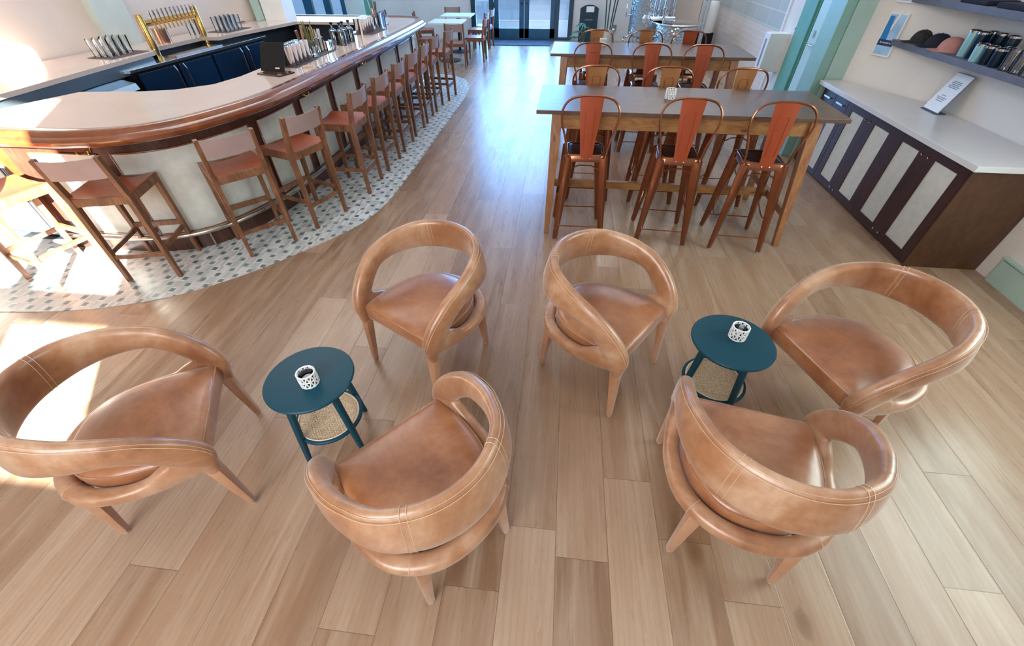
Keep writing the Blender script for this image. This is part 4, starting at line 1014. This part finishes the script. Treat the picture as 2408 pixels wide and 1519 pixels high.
B().tube(catmull([(.06, 0, .17), (.10, 0, .16), (.10, 0, .07), (.06, 0, .05)], 5), .006, 6).build('handle', 'blue_glass', t, True)
jar((-2.86, 7.38, 1.057), 'metal caddy of tools with brown muddler near the blue pitcher', 'tool', [(.02, .02, .32, .016, 'seat_dark'), (-.03, 0, .24, .022, 'copper'), (-.09, .02, .38, .004, 'white'), (.03, -.03, .22, .014, 'outlet')], 'chrome')
t = empty('wine_key', (-2.66, 4.72, 1.053), 0, 'small wooden handled wine key lying on bar by the rail', 'corkscrew')
B().tube([(-.05, -.02, .01), (.05, .02, .01)], .009, 8).build('handle', 'thread', t, True); B().tube([(0, .0, .01), (-.03, .04, .012)], .004, 6).build('screw', 'chrome', t, True)
t = B().tube([(0, 0, 0), (0, 0, .20)], [.012, .014], 10).build('candle_stick', 'white', None, True); t.location = (-2.80, 6.62, 1.05); tag(t, 'slim white candle on bar between bottles and metal cups', 'candle')
# steel fridge seen through the gap at the left end
t = empty('undercounter_fridge', (-4.78, 3.15, 0.012), -.1, 'grey steel undercounter fridge in the gap left of the bar front', 'fridge')
B().box((0, 0, .42), (.60, .5, .80)).build('cabinet', 'steel_blue', t, bevel=.01); B().box((0, -.26, .42), (.56, .02, .72)).build('door', 'steel', t, bevel=.006); B().tube([(-.24, -.29, .70), (.24, -.29, .70)], .012, 8).build('handle', 'chrome', t, True)

# ================================================================ RIGHT SIDE CABINET
cb = empty('cabinet', (0, 0, 0), 0, 'long low cabinet with espresso frame, cream door panels and pale stone top on right', 'cabinet')
X0c, X1c, Y0c, Y1c, HC = 2.93, 3.495, 3.19, 5.54, .815
B().prism([(X0c + .03, Y0c + .02), (X1c - .02, Y0c + .02), (X1c - .02, 4.74), (3.13, Y1c), (X0c + .03, Y1c)], .0, HC).build('carcass', 'dark', cb)
B().box(((X0c + X1c) / 2, Y0c + .012, HC / 2), (X1c - X0c, .024, HC)).build('side_panel', 'cab_side', cb, bevel=.002)
B().prism([(X0c - .045, Y0c - .05), (X1c, Y0c - .05), (X1c, 4.74), (3.10, 5.60), (X0c - .045, 5.60)], HC, HC + .042).build('stone_top', 'grey_stone', cb, bevel=.004)
def cdoor(y0, y1, hinge):
    x = X0c + .012; dr = B(); st_ = .10; z0, z1 = .02, HC - .02
    for yy in (y0 + st_ / 2, y1 - st_ / 2): dr.box((x, yy, (z0 + z1) / 2), (.024, st_, z1 - z0))
    for za, zb_ in ((z0, z0 + .07), (z1 - .055, z1)): dr.box((x, (y0 + y1) / 2, (za + zb_) / 2), (.024, y1 - y0 - .2, zb_ - za))
    d_ = dr.build('door', 'espresso', cb, bevel=.001)
    B().box((x + .002, (y0 + y1) / 2, (z0 + z1) / 2), (.012, y1 - y0 - .19, z1 - z0 - .12)).build('door_panel', 'linen', d_)
    yk = y0 + .04 if hinge else y1 - .04
    B().tube([(x - .012, yk, .07), (x - .028, yk, .07)], [.006, .010], 10).build('knob', 'chrome', d_, True)
    h_ = B(); yy = yk
    h_.tube(catmull([(x - .012, yy, .745), (x - .034, yy - .004, .742), (x - .036, yy - .02, .735)], 4), .004, 6); h_.build('catch', 'brass', d_, True)
ys = [Y0c, 3.60, 4.04, 4.49, 4.94]
# each door carries one panel; they meet in pairs at a narrow stile
edges = [(3.20, 3.655, 0), (3.655, 4.09, 1), (4.09, 4.53, 0), (4.53, 4.96, 1)]
for y0, y1, h in edges: cdoor(y0, y1, h)
for y0, y1 in ((4.965, 5.24), (5.245, 5.52)):
    d_ = B().box((X0c + .012, (y0 + y1) / 2, .715), (.024, y1 - y0, .165)).build('drawer', 'espresso', cb, bevel=.002)
    B().box((X0c - .012, (y0 + y1) / 2, .74), (.010, .13, .016)).box((X0c - .002, (y0 + y1) / 2 - .05, .74), (.02, .01, .012)).box((X0c - .002, (y0 + y1) / 2 + .05, .74), (.02, .01, .012)).build('drawer_pull', 'steel', d_)
    d_ = B().box((X0c + .012, (y0 + y1) / 2, .32), (.024, y1 - y0, .60)).build('door', 'espresso', cb, bevel=.002)
    B().box((X0c - .002, (y0 + y1) / 2, .32), (.006, y1 - y0 - .12, .48)).build('door_panel', 'linen', d_)
# menu holder on the cabinet
t = empty('menu_stand', (3.33, 4.46, HC + .042), 0, 'clear slanted menu stand with white printed card on the pale cabinet top', 'menu stand')
card = B(); a_ = .28
ang = math.radians(22)
card.box((0.075, 0, .150), (.004, .205, .30), (0, ang, 0)).build('card', 'paper', t)
B().box((.045, 0, .004), (.09, .21, .006)).build('base', 'door_edge', t, bevel=.002)
B().box((.079, 0, .150), (.004, .215, .31), (0, ang, 0)).build('holder', 'outlet', t)
def card_pt(y, s_):   # s_ 0 bottom..1 top along the card
    z = .150 + (s_ - .5) * .30 * math.cos(ang); x = .075 + (s_ - .5) * .30 * math.sin(ang) - .003
    return (x, y, z)
ln = B()
for i in range(9):
    w_ = (.10, .12, .09, .13, .11, .06, .12, .10, .08)[i]; s_ = (.80, .76, .72, .68, .64, .42, .36, .32, .27)[i]
    ln.box(card_pt(0 if i < 5 else .01, s_), (.001, w_, .006), (0, ang, 0))
ln.build('print', 'ink', t)
# wall shelves
def shelf(z, y0, y1, lab):
    s_ = empty('wall_shelf', (XR, (y0 + y1) / 2, z), 0, lab, 'shelf')
    B().box((-.135, 0, -.025), (.27, y1 - y0, .05)).build('board', 'slate', s_, bevel=.003)
    for yy in (-.7, .7): B().box((-.06, yy, -.053), (.10, .03, .006)).build('bracket', 'black', s_)
    return s_
shelf(1.285, 3.2, 5.30, 'lower slate grey wall shelf holding caps, tumblers and cans')
shelf(1.625, 3.2, 5.62, 'upper slate grey wall shelf at top right, mostly out of frame')
def poster(loc, h, lab, full):
    t = empty('canvas_print', loc, math.atan2(.38, .87), lab, 'picture'); w = .19
    B().box((-.012, 0, h / 2), (.024, w, h)).build('panel', 'white', t, bevel=.002)
    B().box((-.025, 0, h / 2), (.002, w - .03, h - .03)).build('print_sky', 'poster_sky', t)
    if full:
        pr = B(); pr.prism([(-.075, .14), (-.01, .14), (-.03, .33), (-.075, .33)], 0, .001)
        o = pr.build('print_blue', 'poster_blue', t); o.rotation_euler = (PI / 2, 0, PI / 2); o.location = (-.0275, 0, 0)
        o.rotation_euler = (PI / 2, 0, -PI / 2)
        B().box((-.0275, 0, .115), (.001, w - .03, .05)).build('print_band', 'poster_navy', t)
        B().box((-.0275, 0, .30), (.001, .022, .16), (.2, 0, 0)).build('print_glass', 'white', t)
        tb = B()
        for i, ch in enumerate((.016, .010, .012, .010, .014, .010, .010)): tb.box((-.029, .05 - i * .016, .115), (.001, .008, ch))
        tb.build('lettering', 'white', t)
    return t
poster((3.235, 5.36, 1.13), .36, 'white framed blue picture with navy lettered band at end of lower shelf', True)
poster((3.235, 5.36, 1.565), .36, 'bottom edge of a second blue picture at top of photo above the first', False)
# things on the lower shelf
SZ = 1.285
def cap(loc, rz, m_, lab, lining='cap_inside'):
    t = empty('baseball_cap', loc, rz, lab, 'cap')
    rows = []
    for j in range(7):
        a = j / 6 * PI / 2; r_ = math.cos(a) ** .7; rows.append([(.085 * r_ * math.cos(2 * PI * k / 20), .095 * r_ * math.sin(2 * PI * k / 20), .105 * math.sin(a)) for k in range(20)])
    B().strip(rows, cap=False).build('crown', m_, t, True)
    rows = []
    for i in range(9):
        a = -PI / 2 * .8 + PI * .8 * i / 8; z = .012 - .02 * abs(math.sin(a)) ** 2 + .006
        c_, s_ = math.cos(a), math.sin(a)
        rows.append([(.082 * s_, .090 * c_, z), (.078 * s_, .090 * c_ + .075 * max(.15, c_), z - .006), (.078 * s_, .090 * c_ + .075 * max(.15, c_), z - .010), (.082 * s_, .090 * c_, z - .004)])
    B().strip(rows).build('brim', m_, t, True)
    B().lathe([(.006, .104), (.006, .108), (0, .109)], n=8, cap=False).build('button', m_, t)
    return t
cap((3.36, 5.08, SZ), -1.9 + PI, 'cap_dark', 'dark mottled cap at left end of the lower shelf')
cap((3.36, 4.86, SZ), -1.8 + PI, 'cap_navy', 'plain navy cap between the mottled and the pink caps')
cap((3.35, 4.66, SZ), -2.0 + PI, 'cap_pink', 'dusty pink cap on the lower shelf next to tumblers')
def tumbler(m_, h, r_=.040):
    t = empty('tumbler')
    B().lathe([(0, 0), (r_ * .85, 0), (r_ * .88, .008), (r_, h * .85), (r_, h)], n=22).build('body', m_, t, True)
    B().lathe([(r_ * 1.03, h), (r_ * 1.03, h + .014), (r_ * .8, h + .020), (0, h + .021)], n=22, cap=False).build('lid', 'chrome', t, True)
    return t
TA = tumbler('aqua_can', .165); tag(TA, 'tall aqua insulated tumbler with steel lid on the lower shelf', 'tumbler'); TA.location = (3.32, 4.455, SZ)
TN = tumbler('navy_can', .165); tag(TN, 'tall navy tumbler right next to the tall aqua tumbler', 'tumbler', 'tall navy tumblers'); TN.location = (3.32, 4.36, SZ)
for x, y, lab in [(3.42, 4.40, 'tall navy tumbler half hidden behind the tall aqua one'), (3.42, 4.30, 'tall navy tumbler against the wall in the tall group, middle'), (3.42, 4.18, 'tall navy tumbler at right end of the tall group, above the short ones')]: dup(TN, (x, y, SZ), 0, lab)
SA = tumbler('aqua_can', .105, .042); tag(SA, 'short pale aqua tumbler in front on the lower shelf', 'tumbler'); SA.location = (3.27, 4.235, SZ)
SN = tumbler('navy_can', .105, .042); tag(SN, 'short navy tumbler right beside the short aqua one', 'tumbler', 'short navy tumblers'); SN.location = (3.27, 4.135, SZ)
for x, y, lab in [(3.27, 4.035, 'short navy tumbler at right end of front row'), (3.36, 4.08, 'short navy tumbler in second row, left'), (3.36, 3.98, 'short navy tumbler in second row, right')]: dup(SN, (x, y, SZ), 0, lab)
first = True; gp = B().lathe([(0, .003), (.036, 0), (.042, .13), (.040, .13), (.034, .01), (0, .01)], n=18, cap=False).build('pint_glass', 'clear', None, True)
for x, y, w_ in [(3.27, 3.92, 'front row, nearest the tumblers'), (3.27, 3.82, 'front row, middle'), (3.36, 3.87, 'back row, left'), (3.36, 3.77, 'back row, right'), (3.27, 3.72, 'front row, cut by photo edge')]:
    put(gp, first, (x, y, SZ), 'clear pint glass at right end of lower shelf, ' + w_, 'glass', 'pint glasses on the lower shelf'); first = False
first = True; fo = B().prism([(-.12, -.15), (.12, -.15), (.12, .15), (-.12, .15)], 0, .035).build('folded_shirt', 'cap_navy', None, bevel=.012)
for y, lab in [(4.55, 'folded dark shirt on the upper shelf, left one at photo edge'), (4.15, 'folded dark shirt on the upper shelf, right one at photo edge')]:
    put(fo, first, (3.35, y, 1.625), lab, 'shirt', 'folded shirts on the upper shelf'); first = False

# ================================================================ FAR END
t = tag(B().prism([(-2.0, 12.95), (-.40, 12.95), (-.33, 13.75), (-2.05, 13.75)], .002, .014).build('door_mat', 'mat'), 'dark blue entrance mat in front of the double doors', 'mat')
t = empty('chalkboard', (.56, 13.42, 0), 0, 'dark arched chalkboard stand with small card at top, right of the doors', 'sign')
arch = [(-.235, .0), (.235, .0), (.235, .76), (.18, .79), (.10, .825), (0, .835), (-.10, .825), (-.18, .79), (-.235, .76)]
o = B().prism(arch, -.012, .012).build('board', 'chalk', t); o.rotation_euler = (PI / 2 - .12, 0, 0); o.location = (0, -.03, 0)
o = B().box((0, 0, 0), (.20, .004, .12)).build('card', 'paper', t); o.location = (.02, .048, .735); o.rotation_euler = (-.12, 0, 0)
o = B().box((0, .25, .36), (.40, .02, .72), (.22, 0, 0)).build('rear_leg', 'chalk', t)
cl = B()
for i in range(7): cl.box((-.09 + i * .03, -.022, .52 + .004 * (i % 2)), (.018, .002, .030), (0, .2 * (i % 3 - 1), 0))
cl.build('chalk_writing', 'ink', t)
t = empty('potted_palm', (.98, 12.35, 0), 0, 'tall palm with bare dark stems in cream pot right of the chalkboard', 'plant')
B().lathe([(0, 0), (.14, 0), (.19, .46), (.175, .46), (.165, .40), (0, .40)], n=28, cap=False).build('pot', 'pot', t, True)
for k, (dx, dy) in enumerate([(-.05, 0), (.0, .03), (.06, -.02), (.10, .04)]):
    stem = B().tube(catmull([(dx, dy, .38), (dx * 1.6, dy * 1.4, .9), (dx * 2.8, dy * 2, 1.6)], 4), [.014] * 9, 7).build('stem', 'leaf_dark', t, True)
    lb = B()
    for j in range(14):
        a = j * 2.4 + k; r_ = .28 + .1 * (j % 3); top = Vector((dx * 2.8, dy * 2, 1.55 - .05 * (j % 4)))
        e = top + Vector((r_ * math.cos(a), r_ * math.sin(a), .12 - .1 * (j % 3))); m_ = top.lerp(e, .5) + Vector((0, 0, .10)); sdv = (e - top).cross(Vector((0, 0, 1))).normalized() * .018
        lb.add([top, m_ + sdv, e, m_ - sdv, m_ + Vector((0, 0, -.006))], [(0, 1, 4), (1, 2, 4), (2, 3, 4), (3, 0, 4)])
    lb.build('fronds', 'leaf', stem)
t = empty('fan_palm', (.42, 12.35, 0), 0, 'small bright green fan palm in front of the chalkboard', 'plant')
B().lathe([(0, 0), (.09, 0), (.11, .18), (.10, .18), (.095, .15), (0, .15)], n=20, cap=False).build('pot', 'black', t, True)
lv = B()
for s_, (cx_, cy_, cz_, az, r_) in enumerate([(-.05, -.05, .42, 2.6, .34), (.12, -.1, .50, 2.0, .30), (.02, .1, .55, 3.4, .3), (-.10, .05, .30, 3.0, .30)]):
    c0 = Vector((cx_, cy_, cz_)); B().tube([(0, 0, .14), (cx_ * .5, cy_ * .5, cz_ * .8), c0], .006, 5).build('stem', 'leaf', t, True)
    for j in range(13):
        a = az - 1.3 + 2.6 * j / 12; d_ = Vector((math.cos(a), math.sin(a) * .7, -.35 + .15 * math.cos(3 * a))).normalized()
        e = c0 + d_ * r_; m_ = c0 + d_ * r_ * .55 + Vector((0, 0, .04)); sd_ = d_.cross(Vector((0, 0, 1))).normalized() * .016
        lv.add([c0, m_ + sd_, e, m_ - sd_, m_ - Vector((0, 0, .008))], [(0, 1, 4), (1, 2, 4), (2, 3, 4), (3, 0, 4)])
lv.build('leaves', 'leaf', t)
t = empty('wall_outlet', (1.30, YF - .01, .30), 0, 'small grey outlet box on far wall left of the tall tank', 'outlet')
B().box((0, -.01, 0), (.09, .02, .13)).build('plate', 'outlet', t, bevel=.003)
# steel tanks
tk = empty('brewing_tank', (1.88, 11.85, 0), 0, 'tall dimpled steel brewing tank with pipes and valves', 'tank')
B().lathe([(0, .30), (.05, .28), (.44, .42), (.46, .45), (.46, 2.6), (.40, 2.75), (0, 2.85)], n=40, cap=False).build('shell', 'hammered', tk, True)
for k in range(4):
    a = PI / 4 + k * PI / 2; B().tube([(.40 * math.cos(a), .40 * math.sin(a), .5), (.42 * math.cos(a), .42 * math.sin(a), 0)], .025, 10).build('leg', 'chrome', tk, True)
B().tube([(-.44, -.05, .40), (-.56, -.10, .36), (-.56, -.10, .30)], .02, 8).lathe([(.04, 0), (.04, .05)], (-.58, -.10, .36), 12).build('valve', 'chrome', tk, True)
for z in (.80, .95): B().tube([(-.44, -.10, z), (-.56, -.15, z)], .010, 8).tube([(-.56, -.15, z - .03), (-.56, -.15, z + .05)], .014, 8).build('sample_port', 'chrome', tk, True)
B().lathe([(.0, -.05), (.10, -.05), (.115, 0), (.10, .05), (0, .06)], (0, 0, 0), 20, cap=False).build('manway', 'chrome', tk, True)
mw = [o for o in kids(tk) if o.name.startswith('manway')][0]; mw.rotation_euler = (PI / 2, 0, 0); mw.location = (-.12, -.46, .72)
tk2 = empty('mash_tun', (2.28, 10.75, 0), 0, 'low open steel tun with wide flat rim beside the tall tank', 'tank')
B().lathe([(0, .15), (.40, .15), (.42, .20), (.42, .74), (.44, .76)], n=40, cap=False).build('shell', 'hammered', tk2, True)
B().lathe([(0, .775), (.30, .775), (.33, .79), (.50, .79), (.51, .78), (.50, .765), (.44, .76)], n=48, cap=False).build('lid', 'chrome', tk2, True)
for k in range(3):
    a = .5 + k * 2 * PI / 3; B().tube([(.38 * math.cos(a), .38 * math.sin(a), .2), (.40 * math.cos(a), .40 * math.sin(a), 0)], .022, 8).build('leg', 'chrome', tk2, True)
B().tube([(-.42, -.1, .55), (-.56, -.16, .55)], .03, 10).lathe([(.06, -.04), (.06, .04)], (-.58, -.17, .55), 14).build('motor', 'steel', tk2, True)
pm = empty('pipework', (2.02, 10.95, .79), 0, 'cluster of bright steel pipes and clamps above the open tun', 'pipes')
for k, (x, y, r_) in enumerate([(-.22, -.05, .026), (-.12, .05, .02), (-.03, -.1, .03), (.06, .06, .022), (.15, -.04, .026), (.0, .1, .02)]):
    B().tube(catmull([(x, y, .0), (x, y, .3), (x + .02, y, .8), (x + .10, y, 1.1)], 3), r_, 10).build('pipe', 'chrome', pm, True)
    B().lathe([(r_ + .018, 0), (r_ + .018, .03)], (x, y, .10 + .05 * (k % 3)), 14).build('clamp', 'chrome', pm, True)
B().tube([(-.32, -.08, .04), (.2, -.08, .04)], .04, 10).lathe([(.08, -.02), (.09, .05), (.05, .11)], (-.38, -.12, 0), 18).build('pump', 'chrome', pm, True)
t = empty('tall_crate', (2.72, 12.4, 0), 0, 'tall plain tan cupboard behind the steel tun', 'cupboard')
B().box((0, 0, 1.0), (.62, .5, 2.0)).build('cabinet', 'wood_light', t, bevel=.004); B().box((0, -.255, 1.0), (.58, .012, 1.9)).build('door', 'plaster_pink', t)
t = empty('drum', (3.24, 12.1, 0), 0, 'white drum with dark opening standing beside the tan cupboard', 'drum')
B().lathe([(0, .45), (.15, .45), (.16, .95), (.12, 1.02), (0, 1.04)], n=24, cap=False).build('body', 'white', t, True); B().box((0, 0, .23), (.30, .26, .45)).build('base', 'black', t)
# glass partition to the brewery
gp_ = struct(empty('window_3'))
B().box((2.95, 11.4, 1.5), (.05, .05, 3.0)).box((3.00, 11.42, 1.5), (.02, .04, 3.0)).build('window_frame', 'steel', gp_)
